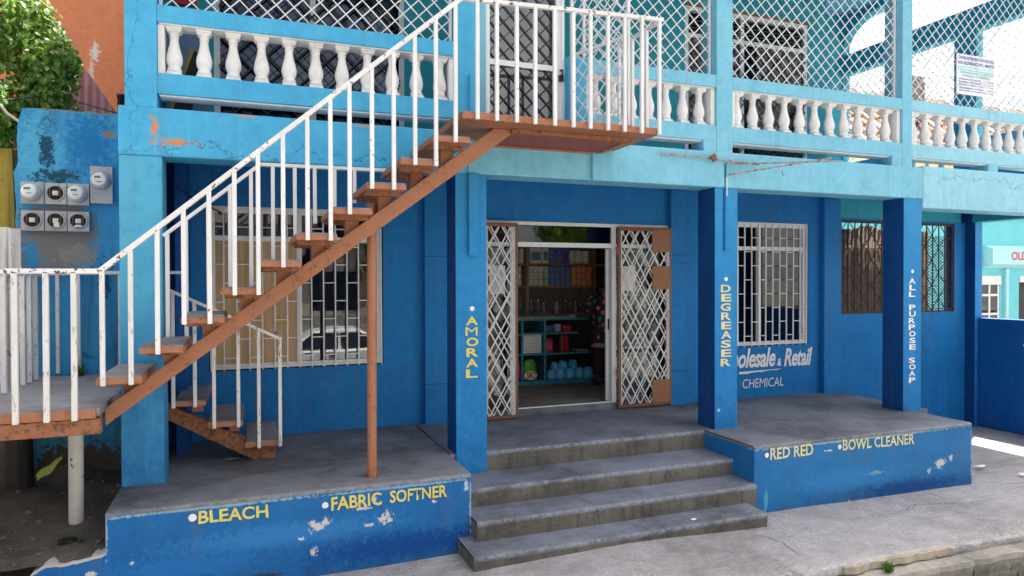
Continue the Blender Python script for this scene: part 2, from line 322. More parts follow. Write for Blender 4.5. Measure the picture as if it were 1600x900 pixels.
m_glass = glass("window_glass", (.6,.63,.65), 1.7, .55)
m_glassd = glass("dusty_glass", (.7,.72,.7), 1.75, .45, .03)
m_ply = wood("plywood_board", (.50,.32,.16), (.66,.47,.27))
m_shelf = wood("shelf_wood", (.26,.14,.07), (.38,.22,.12))
def sign_paint(nm, c, under):
    t = NT(nm); b = t.mix(t.rng(t.noise(5, 5), .35, .7), tuple(x*.86 for x in c), c)
    b = t.mix(t.rng(t.noise(1, 6, .7, stretch=(40, 40, 6)), .52, .74, 0, .35), b, tuple(x*.7 for x in c)); b = t.mix(t.rng(t.noise(33, 9, .8), .60, .64, 0, .8), b, under)
    return t.fin(b, .65, t.bump(t.noise(60, 3), .1, .002), .25)
m_yel = sign_paint("yellow_sign_paint", (.80,.70,.16), (.02,.15,.42)); m_yelc = sign_paint("cream_sign_paint", (.80,.74,.40), (.02,.17,.45))
m_wht = sign_paint("white_sign_paint", (.93,.93,.92), (.5,.6,.7))
m_teale = plain("teal_shelf_paint", (.04,.24,.33), .5)
m_inwall = plain("shop_interior_wall", (.42,.42,.40), .8)
m_infloor = concrete("shop_floor", (.24,.22,.19), .7)

# ------------------------------------------------------------------ lettering
def letter_mesh(txt, bold=.0, shear=0., space=1.):
    c = bpy.data.curves.new("lettering", 'FONT'); c.body = txt; c.offset = bold; c.shear = shear; c.resolution_u = 3; c.space_character = space
    o = bpy.data.objects.new("lettering", c); COL.objects.link(o)
    dg = bpy.context.evaluated_depsgraph_get(); me = bpy.data.meshes.new_from_object(o.evaluated_get(dg))
    bpy.data.objects.remove(o); bpy.data.curves.remove(c); return me
def write(txt, x0, x1, z0, z1, y, mat, parent, bold=.0, shear=0., slope=0., space=1., name="lettering", vx=None, jit=0.003):
    """flat painted lettering filling the rectangle x0..x1, z0..z1 on the plane y, facing -Y"""
    me = letter_mesh(txt, bold, shear, space); vs = [v.co.copy() for v in me.vertices]
    ax, bx = min(v.x for v in vs), max(v.x for v in vs); ay, by = min(v.y for v in vs), max(v.y for v in vs)
    off = Vector((0,0,0)); q = parent
    while q: off += q.location; q = q.parent
    for v in me.vertices:
        X = x0+(v.co.x-ax)/(bx-ax)*(x1-x0); Z = z0+(v.co.y-ay)/(by-ay)*(z1-z0)+slope*(X-x0)
        if jit and z1-z0 > .06: a_, b_ = noise.noise(Vector((X*12, Z*12, 1))), noise.noise(Vector((X*12, Z*12, 7))); X += jit*a_; Z += jit*b_
        v.co = Vector((X, y, Z))-off
    me.name = name; o = bpy.data.objects.new(name, me); COL.objects.link(o); me.materials.clear(); me.materials.append(mat)
    o.parent = parent; return o
def dot(x, z, rad, y, mat, parent):
    n = 18; return MB().add([(x+rad*math.cos(2*math.pi*k/n)*(1+.06*math.sin(3*k)), y, z+rad*math.sin(2*math.pi*k/n)) for k in range(n)], [tuple(range(n))]).build("bullet_mark", mat, parent)
def column_text(txt, x0, x1, zt, zb, y, mat, parent):
    n = len(txt); st = (zt-zb)/(n-1+.82); h = st*.82
    verts, faces = [], []
    mb = MB()
    for i, ch in enumerate(txt):
        if ch == ' ': continue
        me = letter_mesh(ch, .0 if ch == 'M' else .028); vs = [v.co.copy() for v in me.vertices]
        ax, bx = min(v.x for v in vs), max(v.x for v in vs); ay, by = min(v.y for v in vs), max(v.y for v in vs)
        w = (x1-x0)*(1 if ch not in 'I' else .3); j = random.uniform(-.006, .006)
        zz = zt-i*st-h
        mb.add([((x0+x1)/2-w/2+j+(v.x-ax)/(bx-ax)*w, y, zz+(v.y-ay)/(by-ay)*h) for v in vs], [tuple(p.vertices) for p in me.polygons])
        bpy.data.meshes.remove(me)
    return mb.build("lettering", mat, parent)

# ================================================================== GROUND
def grid_sheet(name, x0, x1, y0, y1, zf, nx, ny, mat):
    mb = MB(); vs = []
    for j in range(ny+1):
        for i in range(nx+1):
            x = x0+(x1-x0)*i/nx; y = y0+(y1-y0)*j/ny; vs.append((x, y, zf(x, y)))
    mb.add(vs, [(j*(nx+1)+i, j*(nx+1)+i+1, (j+1)*(nx+1)+i+1, (j+1)*(nx+1)+i) for j in range(ny) for i in range(nx)], True)
    return mb.build(name, mat)
struct(grid_sheet("ground", -900, 900, -900, 900, lambda x, y: -1.0, 4, 4, m_road))
nz = lambda x, y, s=1.0, a=.01: a*noise.noise(Vector((x*s, y*s, 3.3)))
def edge_y(x, k=0): return -1.86-.012*x+.025*noise.noise(Vector((x*1.7, k, 0)))+.03*noise.noise(Vector((x*6.3, k, 2)))
# pavement slab with a broken front edge, a lower ledge and the drain wall under it
def pave_h(x, y): return .058*math.exp(-((x-2.7)/1.35)**2)*math.exp(-((y+1.15)/.5)**2)-(.0 if x < 5 else min(.03, (x-5)*.012))
def pavement():
    n = 260; x0, x1 = -3., 13.; mb = MB(); rows = []
    for i in range(n+1):
        x = x0+(x1-x0)*i/n; e = edge_y(x); lean = .02*noise.noise(Vector((x*4, 5, 1)))
        dep = .075+.015*noise.noise(Vector((x*3, 9, 4)))
        ys = [3.2, .8, -.3, -.62, -.75, -.9, -1.05, -1.2, -1.35, e+.2, e+.08, e+.02, e, e+.005+lean*.6]
        zs = [-.64]*10+[-.64, -.642+.012*noise.noise(Vector((x*11, 3, 3))), -.652+.014*noise.noise(Vector((x*13, 4, 3))), -.64-dep]
        rows += [(x, y+(.018*noise.noise(Vector((x*19, 6, 1))) if k > 10 else 0), z+pave_h(x, y)+(nz(x, y, 1.3, .010) if k < 13 else 0)) for k, (y, z) in enumerate(zip(ys, zs))]
    m = 14
    mb.add(rows, [(i*m+k, (i+1)*m+k, (i+1)*m+k+1, i*m+k+1) for i in range(n) for k in range(m-1)], True)
    return edge_attr(mb.build("pavement", m_pave), [(0,0,0,0,0,0,0,0,0,.1,.5,1,1,.0)[i % 14] for i in range(len(rows))])
struct(pavement())
def ledge():
    n = 200; x0, x1 = -3., 13.; mb = MB(); rows = []
    for i in range(n+1):
        x = x0+(x1-x0)*i/n; e = edge_y(x); o = .13+.05*noise.noise(Vector((x*1.2, 2, 8)))+.02*noise.noise(Vector((x*7, 2, 8)))
        ys = [e+.1, e-.02, e-o, e-o-.012, e-.08]; zs = [-.71, -.715+nz(x, 1, 3, .01), -.725+nz(x, 2, 3, .012), -.762+nz(x, 4, 5, .012), -1.02]
        rows += [(x, y, z) for y, z in zip(ys, zs)]
    m = 5
    mb.add(rows, [(i*m+k, (i+1)*m+k, (i+1)*m+k+1, i*m+k+1) for i in range(n) for k in range(m-1)], False)
    return mb.build("kerb", m_kerb)
struct(ledge())
def kerb_edging():
    mb = MB(); x = 4.22
    while x < 12.5:
        l = random.uniform(1.0, 1.5); e = edge_y(x+l/2)
        pts = []
        for k in range(24):
            xx = x+.012+(l-.024)*k/23; ee = edge_y(xx); pts.append((xx, ee))
        n = len(pts); vs = []
        for xx, ee in pts:
            q = .008*noise.noise(Vector((xx*5, 1, 1)))+.010*noise.noise(Vector((xx*21, 1, 1)))
            vs += [(xx, ee+.02, -.640+q*.3), (xx, ee-.006+q, -.650+q*.8), (xx, ee-.012+q*1.6, -.700+q), (xx, ee+.05, -.712)]
        mb.add(vs, [(i*4+k, (i+1)*4+k, (i+1)*4+(k+1) % 4, i*4+(k+1) % 4) for i in range(n-1) for k in range(4)]+[(0,1,2,3), tuple((n-1)*4+k for k in (3,2,1,0))])
        x += l
        if x > 5.3: break
    return mb
m_kerbw = concrete("worn_kerb_stone", (.38,.33,.25), .3, speck=.6, streak=.3)
struct(kerb_edging().build("kerb_stones", m_kerbw))
def drain_wall():
    random.seed(14); mb = MB()
    for row, (za, zb) in enumerate(((-.86, -.765), (-.985, -.872))):
        x = 3.+.2*row
        while x < 10:
            l = random.uniform(.34, .48); yb = edge_y(x+l/2)-.115+random.uniform(-.012, .012); g = random.uniform(.006, .02)
            n = 6; vs = []
            for k in range(n+1):
                xx = x+g+(l-g)*k/n; w_ = .012*noise.noise(Vector((xx*9, row, 3)))
                vs += [(xx, yb+w_, za+.01*noise.noise(Vector((xx*7, row, 1)))), (xx, yb+w_-.004, (za+zb)/2), (xx, yb+w_+.006, zb+.012*noise.noise(Vector((xx*7, row, 5)))), (xx, yb+.12, zb), (xx, yb+.12, za)]
            mb.add(vs, [(i*5+k, (i+1)*5+k, (i+1)*5+(k+1) % 5, i*5+(k+1) % 5) for i in range(n) for k in range(5)]+[(0,1,2,3,4), tuple(n*5+k for k in (4,3,2,1,0))])
            x += l
    return mb.build("drain_wall", concrete("drain_block", (.23,.225,.21), .45, speck=.3, streak=.5))
struct(drain_wall())
# bare earth beside the shop, under the landing
def earth_z(x, y): return -.30+.20*max(0, min(1, (y+.6)/2.2))+nz(x, y, 2.2, .05)+nz(x, y, 7, .02)+(max(0, y-1.0)*.9 if y > 1. and x < -1.3 else 0)
struct(grid_sheet("dirt_ground", -3.2, -.80, -.60, 1.3, earth_z, 40, 36, m_earth))
struct(grid_sheet("verge", -6, -1.4, -1.9, -.6, lambda x, y: -.42-.1*(y < -.9)+nz(x, y, 3, .05), 30, 12, m_earth))

# ================================================================== SHOP BUILDING
B = thing("shop_building", "two-storey blue shop building with white balusters and painted columns", "building")
U0, U1 = 2.505, 2.875      # main beam
# columns of the ground floor
COLS = {}
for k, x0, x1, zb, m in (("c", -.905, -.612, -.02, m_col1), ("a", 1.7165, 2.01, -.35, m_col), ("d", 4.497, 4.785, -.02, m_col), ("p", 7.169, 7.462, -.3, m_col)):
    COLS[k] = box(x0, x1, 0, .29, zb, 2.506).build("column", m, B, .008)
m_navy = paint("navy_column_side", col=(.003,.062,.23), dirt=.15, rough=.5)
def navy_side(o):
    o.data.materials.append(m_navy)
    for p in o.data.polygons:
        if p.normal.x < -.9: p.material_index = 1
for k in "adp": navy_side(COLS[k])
COLS["c"]['label'] = "corner column fading from pale to mid blue"
def rib(x0, x1, z0, z1, m, d=.045): return box(x0, x1, -d, .012, z0, z1).build("conduit_casing", m, B, .006)
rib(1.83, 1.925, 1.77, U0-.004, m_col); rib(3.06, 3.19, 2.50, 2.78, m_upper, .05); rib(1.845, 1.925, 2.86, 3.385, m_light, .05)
rib(4.603, 4.628, 1.85, 2.76, m_dark, .012)
tube = MB().tube([(4.637, -.012, 2.77), (4.638, -.012, 2.42)], .007, 6).build("pipe", m_steel, B)
# beams
MB().box(-.907, 1.83, -.012, .285, U0, U1).build("beam", m_light, B, .012)
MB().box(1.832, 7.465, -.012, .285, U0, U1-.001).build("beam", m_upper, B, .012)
MB().box(7.467, 10.36, -.012, .285, 2.395, U1+.02).build("beam", m_pale, B, .012)
MB().box(10.11, 10.36, .287, 1.26, 2.40, U1).build("side_beam", m_tealb, B, .008)
MB().box(7.6, 10.1, 1.425, 1.62, 2.41, 2.74).build("lintel_beam", m_tealb, B, .006)
# floor slab over the porch, roof with shade overhang, sun-blocking mass over the right half
box(-.9, 10.355, .286, 5.2, 2.74, 2.872).build("floor_slab", m_dark, B)
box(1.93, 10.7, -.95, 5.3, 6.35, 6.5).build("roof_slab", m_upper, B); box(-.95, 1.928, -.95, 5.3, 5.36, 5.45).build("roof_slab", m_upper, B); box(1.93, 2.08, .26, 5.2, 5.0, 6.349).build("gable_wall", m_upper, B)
box(2.4, 10.5, .2, 5.2, 6.501, 9.6).build("sun_blocker_mass", m_upper, B)  # unseen mass added above the roof to keep sun off the pavement
# side and back walls
box(-.9, -.75, .30, 5.2, -.3, 2.739).build("side_wall", m_wall, B)
box(-.9, -.75, .32, 5.2, 2.873, 5.359).build("side_wall", m_tealb, B)
box(-.9, 1.925, 5.2, 5.35, -.3, 5.359).build("rear_wall", m_wall, B); box(1.93, 7.7, 5.2, 5.35, -.3, 6.349).build("rear_wall", m_wall, B)
box(7.45, 7.6, 1.58, 5.2, -.02, 2.739).build("side_wall", m_dark, B)
# ground-floor front wall with openings
HW1 = (-.365, 1.335, .665, 2.285); HSH = (2.47, 4.90, -.05, 2.215); HW2 = (5.93, 7.125, .67, 2.305); HGR = (7.712, 9.95, 1.066, 2.388)
gw = wall_holes(MB(), [-.75, 7.6], [-.05, 2.739], 1.42, 1.56, [HW1, HSH, HW2]).build("front_wall", m_wall, B)
gw2 = wall_holes(MB(), [7.602, 10.18], [-.66, 2.409], 1.42, 1.56, [HGR]).build("front_wall", m_wall, B)
for x0, x1 in ((1.765, 2.06), (4.87, 5.095), (7.32, 7.612)): box(x0, x1, 1.335, 1.418, -.05, 2.66).build("pilaster", m_wall, B, .006)
box(-.612, -.52, .9, 1.418, 0, 2.7).build("pilaster", m_dark, B, .006)
for z in (1.81, .43): box(1.766, 2.059, 1.3325, 1.336, z, z+.006).build("render_joint", m_black, B)
for z in (1.86, 1.76, .42): box(4.88, 5.09, 1.328, 1.3345, z, z+.008).build("wire", m_dark, B)
MB().tube([(-.60, .6, 2.38), (-.45, 1.1, 2.30), (-.25, 1.40, 2.22)], .008, 6).build("cable", m_black, B)
# corner column carrying the side veranda
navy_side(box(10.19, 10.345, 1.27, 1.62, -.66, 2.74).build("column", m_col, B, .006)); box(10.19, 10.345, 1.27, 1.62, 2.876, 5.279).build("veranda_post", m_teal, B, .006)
box(10.16, 10.36, 0, 5.2, 5.28, 5.63).build("side_beam", m_teal, B, .006)
# ---- upper storey posts, sill, rail, balusters
SB, ST, RB, RT = 2.985, 3.145, 3.535, 3.665
upost = [(-.862, -.642, m_light), (1.724, 1.925, m_light), (4.52, 4.722, m_upper), (7.142, 7.30, m_upper), (10.15, 10.345, m_upper)]
for i, (x0, x1, m) in enumerate(upost):
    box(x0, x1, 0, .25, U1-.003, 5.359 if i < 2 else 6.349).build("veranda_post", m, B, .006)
box(2.828, 3.022, 0, .25, U1-.003, RT).build("newel", m_light, B, .006)
for x0, x1 in ((4.36, 4.518), (6.98, 7.14), (8.616, 8.79)): box(x0, x1, .004, .22, U1-.002, SB+.002).build("sill_stub", m_upper, B, .004)
def baluster(x, y=.1, z0=None, h=None, parent=None, i=[0]):
    z0 = ST-.004 if z0 is None else z0; h = (RB-ST+.008) if h is None else h
    p = [(.040,.035), (.052,.045), (.054,.058), (.046,.070), (.044,.078), (.050,.090), (.058,.115), (.060,.140), (.056,.170), (.046,.205), (.036,.245), (.031,.285), (.031,.300), (.036,.304), (.036,.312), (.033,.316), (.036,.328), (.047,.345)]
    mb = MB().lathe([(a*random.uniform(.985, 1.015), z0+b*h/.39) for a, b in p], (x, y, 0), 18)
    for a, b, c in ((.060, .0, .020), (.053, .019, .036), (.050, .340, .356), (.058, .355, .39)): mb.box(x-a, x+a, y-a, y+a, z0+b*h/.39, z0+c*h/.39)
    return mb
def bay(x0, x1, xs, m, lat=True, ztop=6.34):
    s = box(x0, x1, .002, .2, SB, ST).build("sill", m, B, .006)
    rl = box(x0, x1, .002, .2, RB, RT).build("rail", m, B, .006)
    box(x0+.01, x1-.01, .03, .19, SB-.012, SB+.002).build("sill_soffit", m_white, s)
    box(x0+.01, x1-.01, .02, .195, RB-.010, RB+.002).build("rail_soffit", m_white, rl)
    for x in xs: baluster(x).build("baluster", m_white, B, .004)
    for xx in (x0+.002, x1-.05):
        box(xx, xx+.048, .03, .19, ST-.002, RB-.012).build("end_block", m_white, B, .003)
    if lat:
        mb = MB(); lattice(mb, x0+.03, x1-.03, RT+.01, min(ztop, 5.27), .1, .14, .0095, .006)
        for xx in (x0+.02, x1-.02): mb.box(xx-.012, xx+.012, .088, .112, RT, 5.28)
        mb.box(x0, x1, .088, .112, 5.27, 5.295)
        mb.build("lattice_panel", m_steel, B)
def seq(a, st, n): return [a+st*i for i in range(n)]
bay(-.642, 1.724, seq(-.53, .2135, 11), m_light)
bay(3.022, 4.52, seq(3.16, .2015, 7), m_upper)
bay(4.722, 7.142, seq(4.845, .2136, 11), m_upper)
bay(7.30, 10.15, seq(7.42, .2136, 13), m_pale)
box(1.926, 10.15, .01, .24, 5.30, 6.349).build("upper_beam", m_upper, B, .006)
box(-.64, 1.722, .01, .24, 5.30, 5.358).build("upper_beam", m_light, B, .006)
# side balustrade of the veranda, seen from inside
sb = box(10.18, 10.33, .26, 5.2, SB, ST).build("sill", m_teal, B, .006); box(10.18, 10.33, .26, 5.2, RB, RT).build("rail", m_upper, B, .006)
for i in range(18):
    if abs(.42+.24*i-1.45) > .22: baluster(10.255, .42+.24*i).build("baluster", m_white, B, .004)
mb = MB(); lattice(mb, .27, 5.0, RT+.01, 5.27, 10.25, .14, .009, .006, P=lambda a, y, z: (y, a, z)); mb.build("lattice_panel", m_steel, B)
# arch at the far end of the veranda
mb = MB(); pts = [(3.72, 2.9), (3.72, 6.1)]+[(3.72-.9+.9*math.cos(R(a)), 5.75+.5*math.sin(R(a))) for a in range(10, 95, 10)]+[(.3, 6.25), (.3, 6.345), (4.3, 6.345), (4.3, 2.9)]
mb.prism(pts, 10.17, 10.33, 'X').build("arch", m_teal, B)
box(8.95, 10.168, 3.74, 3.9, 2.873, 6.345).build("inner_wall", m_teal, B)
# upper wall with door and windows
UW1 = (-.30, 1.57, 3.54, 5.0); UDR = (1.98, 4.3, 2.88, 5.0); UW2 = (5.13, 7.10, 2.95, 5.0)
wall_holes(MB(), [-.75, 1.93], [2.873, 5.355], 1.42, 1.54, [(-.30, 1.57, 3.02, 5.0)]).build("inner_wall", m_teal, B); wall_holes(MB(), [1.935, 7.42], [2.873, 6.345], 1.42, 1.54, [UW2]).build("inner_wall", m_teal, B)
box(7.30, 7.42, 1.541, 5.2, 2.873, 6.345).build("inner_wall", m_teal, B)
def framed(x0, x1, z0, z1, y, mull, trans, w=.045, d=.05):
    mb = MB()
    mb.box(x0, x0+w, y, y+d, z0, z1).box(x1-w, x1, y, y+d, z0, z1).box(x0+w, x1-w, y, y+d, z0, z0+w).box(x0+w, x1-w, y, y+d, z1-w, z1)
    for x in mull: mb.box(x-w/2, x+w/2, y+.002, y+d-.002, z0+w, z1-w)
    for z in trans: mb.box(x0+w, x1-w, y+.004, y+d-.004, z-w/2, z+w/2)
    return mb
w = framed(-.30, 1.57, 3.02, 5.0, 1.425, [.63], [], .055).build("window", m_alum, B)
box(-.27, 1.54, 1.45, 1.458, 3.05, 4.97).build("pane", glass("upper_window_glass", (.45,.52,.66), 2.0, .4, .02, (.40,.48,.62)), w)
mb = MB(); lattice(mb, -.25, 1.52, 3.07, 4.95, 1.40, .29, .016, .008); mb.build("burglar_bars", m_black, w)
w = framed(5.13, 7.10, 2.95, 5.0, 1.425, [5.50, 6.02], [4.64], .055).build("window", m_alum, B)
box(5.16, 7.07, 1.45, 1.458, 2.98, 4.62).build("pane", m_glassd, w)
mb = MB(); lattice(mb, 5.18, 7.05, 3.0, 4.6, 1.40, .19, .012, .006); mb.build("burglar_bars", m_black, w)
mb = MB()
for i in range(6): mb.bar((5.18, 1.44, 4.70+i*.045), (7.05, 1.44, 4.70+i*.045), .05, .006, (0, -.6, .8))
mb.build("louvre_blades", plain("louvre_glass", (.16,.17,.16), .2), w)
box(5.12, 7.11, 1.41, 1.43, 5.0, 5.03).build("head_trim", plain("brown_wood_trim", (.30,.15,.07), .6), w)
# veranda door with white frame, dark bars and glass, and the lattice gate standing open
d = framed(2.03, 2.80, U1+.005, 4.9, .10, [], [3.565], .05).build("veranda_door", m_alum, B)
box(2.07, 2.76, .135, .142, U1+.05, 4.86).build("pane", glass("veranda_door_glass", (.55,.6,.62), 2.4, .35), d)
mb = MB(); lattice(mb, 2.08, 2.75, U1+.06, 4.85, .118, .145, .010, .006); mb.build("burglar_bars", m_black, d)
box(2.80, 2.826, .08, .16, U1, 4.9).build("jamb", m_alum, d); box(1.926, 2.028, .06, .2, U1, 4.9).build("jamb", m_upper, d)
mb = MB().tube([(2.785, .09, 3.55), (2.80, .07, 3.55), (2.80, .07, 3.50), (2.785, .09, 3.50)], .009, 8).box(2.768, 2.812, .066, .086, 3.44, 3.50); mb.build("padlock", m_black, d)
ga = math.atan2(-.67, .23)
PG = lambda a, y, z: (2.845+a*math.cos(ga)-y*math.sin(ga)*-1*0, -.02+a*math.sin(ga), z) if y == 0 else (2.845+a*math.cos(ga)+y*math.sin(ga), -.02+a*math.sin(ga)-y*math.cos(ga), z)
mb = MB(); lattice(mb, .02, .69, U1+.03, 4.75, 0, .135, .011, .006, P=PG)
for a in (.012, .7): mb.bar(PG(a, 0, U1+.01), PG(a, 0, 4.78), .026, .026, (1,0,0))
for z in (U1+.02, 3.66, 4.77): mb.bar(PG(.02, 0, z), PG(.69, 0, z), .024, .024)
g = mb.build("lattice_gate", m_steel, B); g['label'] = "white lattice gate leaf standing open over the landing"

LB2 = MB().prism([(-.66, 2.90), (-.50, 2.90), (-.40, 3.54), (-.445, 3.57)], .72, 1.0).build("leaning_board", plain("dark_board", (.03,.03,.03), .7)); tag(LB2, "dark yellow-edged board leaning behind the left end balusters", "board")
MB().bar((-.655, .712, 2.90), (-.44, .712, 3.565), .022, .012, (0,1,0)).build("yellow_edge", plain("yellow_edge_paint", (.5,.33,.03), .6), LB2)
BP2 = box(-.72, -.345, 1.36, 1.385, 2.876, 4.02).build("storage_panel", plain("grey_blue_panel", (.16,.24,.40), .5)); tag(BP2, "grey-blue panel standing against the wall behind the left end balusters", "panel")
RS2 = box(-.64, -.44, 1.33, 1.355, 4.17, 4.52).build("wall_sign", plain("red_panel_paint", (.5,.03,.04), .5)); tag(RS2, "red panel on the veranda wall behind the left lattice", "sign")

# ---- ground-floor windows
def grille(x0, x1, z0, z1, y, n, mat, parent, rung=.37, rw=.012, name="grille"):
    mb = MB(); st = (x1-x0)/n
    for i in range(n+1):
        jj = random.uniform(-.003, .003); mb.bar((x0+i*st+jj, y, z0-.012), (x0+i*st-jj, y, z1), .013, .013)
    for i in range(n):
        z = z1-.19-(rung/2 if i % 2 else 0)
        while z > z0+.05:
            mb.bar((x0+i*st+.004, y, z), (x0+(i+1)*st-.004, y, z), .010, .010); z -= rung
    mb.bar((x0, y-.003, z1), (x1, y-.003, z1), .02, .02); mb.bar((x0, y-.003, z0+.02), (x1, y-.003, z0+.02), .016, .016)
    return mb.build(name, mat, parent)
w = framed(-.355, 1.325, .675, 2.275, 1.46, [.485], [1.975], .05).build("window", m_alum, B); w['label'] = "barred window half closed with plywood"
box(-.31, 1.28, 1.50, 1.506, .72, 2.23).build("pane", glass("left_window_glass", (.85,.85,.83), 1.9, .8), w)
box(-.31, .465, 1.488, 1.496, .72, 1.955).build("plywood_board", m_ply, w)
grille(-.345, 1.315, .675, 2.275, 1.435, 14, m_grille, w)
w = framed(5.94, 7.115, .68, 2.295, 1.46, [6.33], [1.965], .05).build("window", m_alum, B)
box(5.98, 7.07, 1.50, 1.506, .72, 2.25).build("pane", glass("right_window_glass", (.6,.62,.6), 1.65, .55), w)
grille(5.95, 7.105, .68, 2.295, 1.435, 10, m_grille, w)
box(-.36, 1.33, 1.425, 1.55, .64, .664).build("window_sill", m_dark, B)
# grilled opening of the side passage
w = MB().box(7.712, 9.95, 1.44, 1.47, 2.36, 2.388).box(7.712, 9.95, 1.44, 1.47, 1.066, 1.09).box(7.712, 7.74, 1.44, 1.47, 1.09, 2.36).box(9.92, 9.95, 1.44, 1.47, 1.09, 2.36).build("passage_grille", m_bars, B)
grille(7.74, 9.92, 1.09, 2.36, 1.455, 17, m_bars, w, .24, name="bars")
mb = MB(); lattice(mb, 7.74, 9.92, 1.09, 2.36, 1.475, .30, .012, .006, hgt=1.25); mb.build("diagonal_bars", m_bars, w)
def mesh_mat(name, col, sc, th=.10):
    t = NT(name); x, y, z = t.sep()
    a = t.mth('PINGPONG', t.mth('ADD', t.mth('MULTIPLY', x, sc), t.mth('MULTIPLY', z, sc*1.5)), .5); b = t.mth('PINGPONG', t.mth('SUBTRACT', t.mth('MULTIPLY', x, sc), t.mth('MULTIPLY', z, sc*1.5)), .5)
    al = t.mth('MAXIMUM', t.rng(a, th, th+.03, 1, 0), t.rng(b, th, th+.03, 1, 0)); t.L(al, t.b.inputs["Alpha"])
    return t.fin(col, .6)
m_mesh = mesh_mat("expanded_metal_mesh", (.05,.036,.028), 22)
MB().box(7.742, 8.75, 1.482, 1.484, 1.092, 2.0).build("expanded_mesh", m_mesh, w)
MB().box(8.75, 9.918, 1.482, 1.484, 1.092, 2.2).build("expanded_mesh", mesh_mat("expanded_metal_mesh_open", (.085,.05,.035), 14), w)

# ---- shop front
F = MB()
F.box(2.47, 4.90, 1.40, 1.47, 2.185, 2.225)
F.box(2.815, 4.15, 1.415, 1.465, 1.935, 1.99)
F.box(4.08, 4.14, 1.41, 1.475, .075, 2.185).box(2.77, 2.815, 1.41, 1.475, .075, 2.185).box(2.47, 2.51, 1.42, 1.47, .075, 2.185).box(4.86, 4.90, 1.42, 1.47, .075, 2.185)
F.box(4.14, 4.86, 1.42, 1.47, 1.94, 1.985).box(2.51, 2.77, 1.42, 1.47, 1.94, 1.985)
sf = F.build("shopfront_frame", m_alum, B, .003)
box(2.815, 4.08, 1.437, 1.443, 1.99, 2.185).build("transom_pane", m_glassd, sf)
box(4.14, 4.86, 1.438, 1.444, .08, 1.94).build("side_pane", m_glassc, sf); box(2.51, 2.77, 1.438, 1.444, .08, 1.94).build("side_pane", m_glassc, sf)
sl = framed(4.055, 4.62, .085, 1.93, 1.50, [], [], .045, .035).build("sliding_door", m_alum, B); box(4.095, 4.58, 1.515, 1.521, .12, 1.89).build("pane", m_glassc, sl)
box(4.07, 4.085, 1.485, 1.50, .95, 1.08).build("handle", m_black, sl)
box(2.47, 4.90, 1.40, 1.60, -.02, .075).build("threshold", m_floor, B, .01); box(2.82, 4.08, 1.43, 1.45, .075, .088).build("door_track", m_alum, B)
# folding security gates
def gate_leaf(x0, x1, y, nm, plates, label, flip):
    z0, z1 = .0+.015, 2.19
    g = MB()
    fr = .035
    g.box(x0, x0+fr, y-.02, y+.02, z0, z1).box(x1-fr, x1, y-.02, y+.02, z0, z1).box(x0+fr, x1-fr, y-.018, y+.018, z1-.045, z1).box(x0+fr, x1-fr, y-.018, y+.018, z0, z0+fr)
    gt = g.build("security_gate", m_brown, B, .004); gt['label'] = label
    mb = MB(); lattice(mb, x0+fr, x1-fr, z0+fr, z1-.045, y-.008, .135, .014, .005, hgt=1.75); mb.build("lattice", m_grille, gt)
    mb = MB(); lattice(mb, x0+fr, x1-fr, z0+fr, z1-.045, y+.018, .19, .011, .005, hgt=1.75); mb.build("lattice", m_grille, gt)
    mb = MB()
    for xx in (x0+fr+.006, x1-fr-.03, x1-fr-.006): mb.bar((xx, y-.016, z0+fr), (xx, y-.016, z1-.045), .012, .010)
    mb.build("edge_strips", m_steelr, gt)
    for a, b, c, dd in plates: box(a, b, y-.026, y-.020, c, dd).build("plate", metal_paint("bare_brown_plate", (.36,.17,.085), .70), gt)
    return gt
gr = gate_leaf(4.13, 4.875, 1.355, 'r', [(4.60, 4.845, 1.89, 2.165), (4.60, 4.85, 1.44, 1.72), (4.60, 4.85, .05, .33)], "right folding gate leaf with three brown plates", 1)
for z in (1.9, .45): MB().tube([(4.118, 1.345, z-.05), (4.118, 1.345, z+.05)], .014, 10).build("hinge", m_brown, gr)
MB().box(4.67, 4.71, 1.325, 1.345, 1.07, 1.12).tube([(4.675, 1.335, 1.12), (4.675, 1.335, 1.15), (4.705, 1.335, 1.15), (4.705, 1.335, 1.12)], .006, 6).build("padlock", plain("blue_padlock", (.03,.06,.12), .35), gr)
MB().box(4.58, 4.63, 1.325, 1.345, .93, 1.0).build("latch", plain("grey_latch", (.08,.08,.09), .4), gr)
gl = gate_leaf(2.30, 2.805, 1.27, 'l', [], "left folding gate leaf behind the second column", -1)

# ---- lettering on columns and wall
column_text("AMORAL", 1.812, 1.925, 1.228, .678, -.004, m_yel, COLS["a"]); dot(1.87, 1.299, .022, -.004, m_wht, COLS["a"])
column_text("DEGREASER", 4.572, 4.70, 1.50, .652, -.004, m_yelc, COLS["d"]); dot(4.637, 1.559, .022, -.004, m_wht, COLS["d"])
column_text("ALL PURPOSE SOAP", 7.255, 7.36, 1.565, .33, -.004, m_wht, COLS["p"]); dot(7.31, 1.645, .022, -.004, m_wht, COLS["p"])
write("Wholesale", 5.62, 6.56, .395, .65, 1.414, m_wht, gw, .028, .28, .0, .95); write("&", 6.585, 6.655, .40, .50, 1.414, m_wht, gw, .03, .2)
write("Retail", 6.70, 7.19, .385, .63, 1.414, m_wht, gw, .03, .28, 0, .95)
write("CHEMICAL", 6.02, 6.69, .13, .25, 1.414, m_wht, gw, .0, .12)
MB().add([(5.96+k*.06+.02*(k % 2), 1.414, .318+.0035*k-(.010 if k % 4 == 2 else 0)) for k in range(13)]+[(5.96+k*.05, 1.414, .348+.001*k) for k in range(12, -1, -1)], [tuple(range(26))]).build("underline_stroke", m_wht, gw)

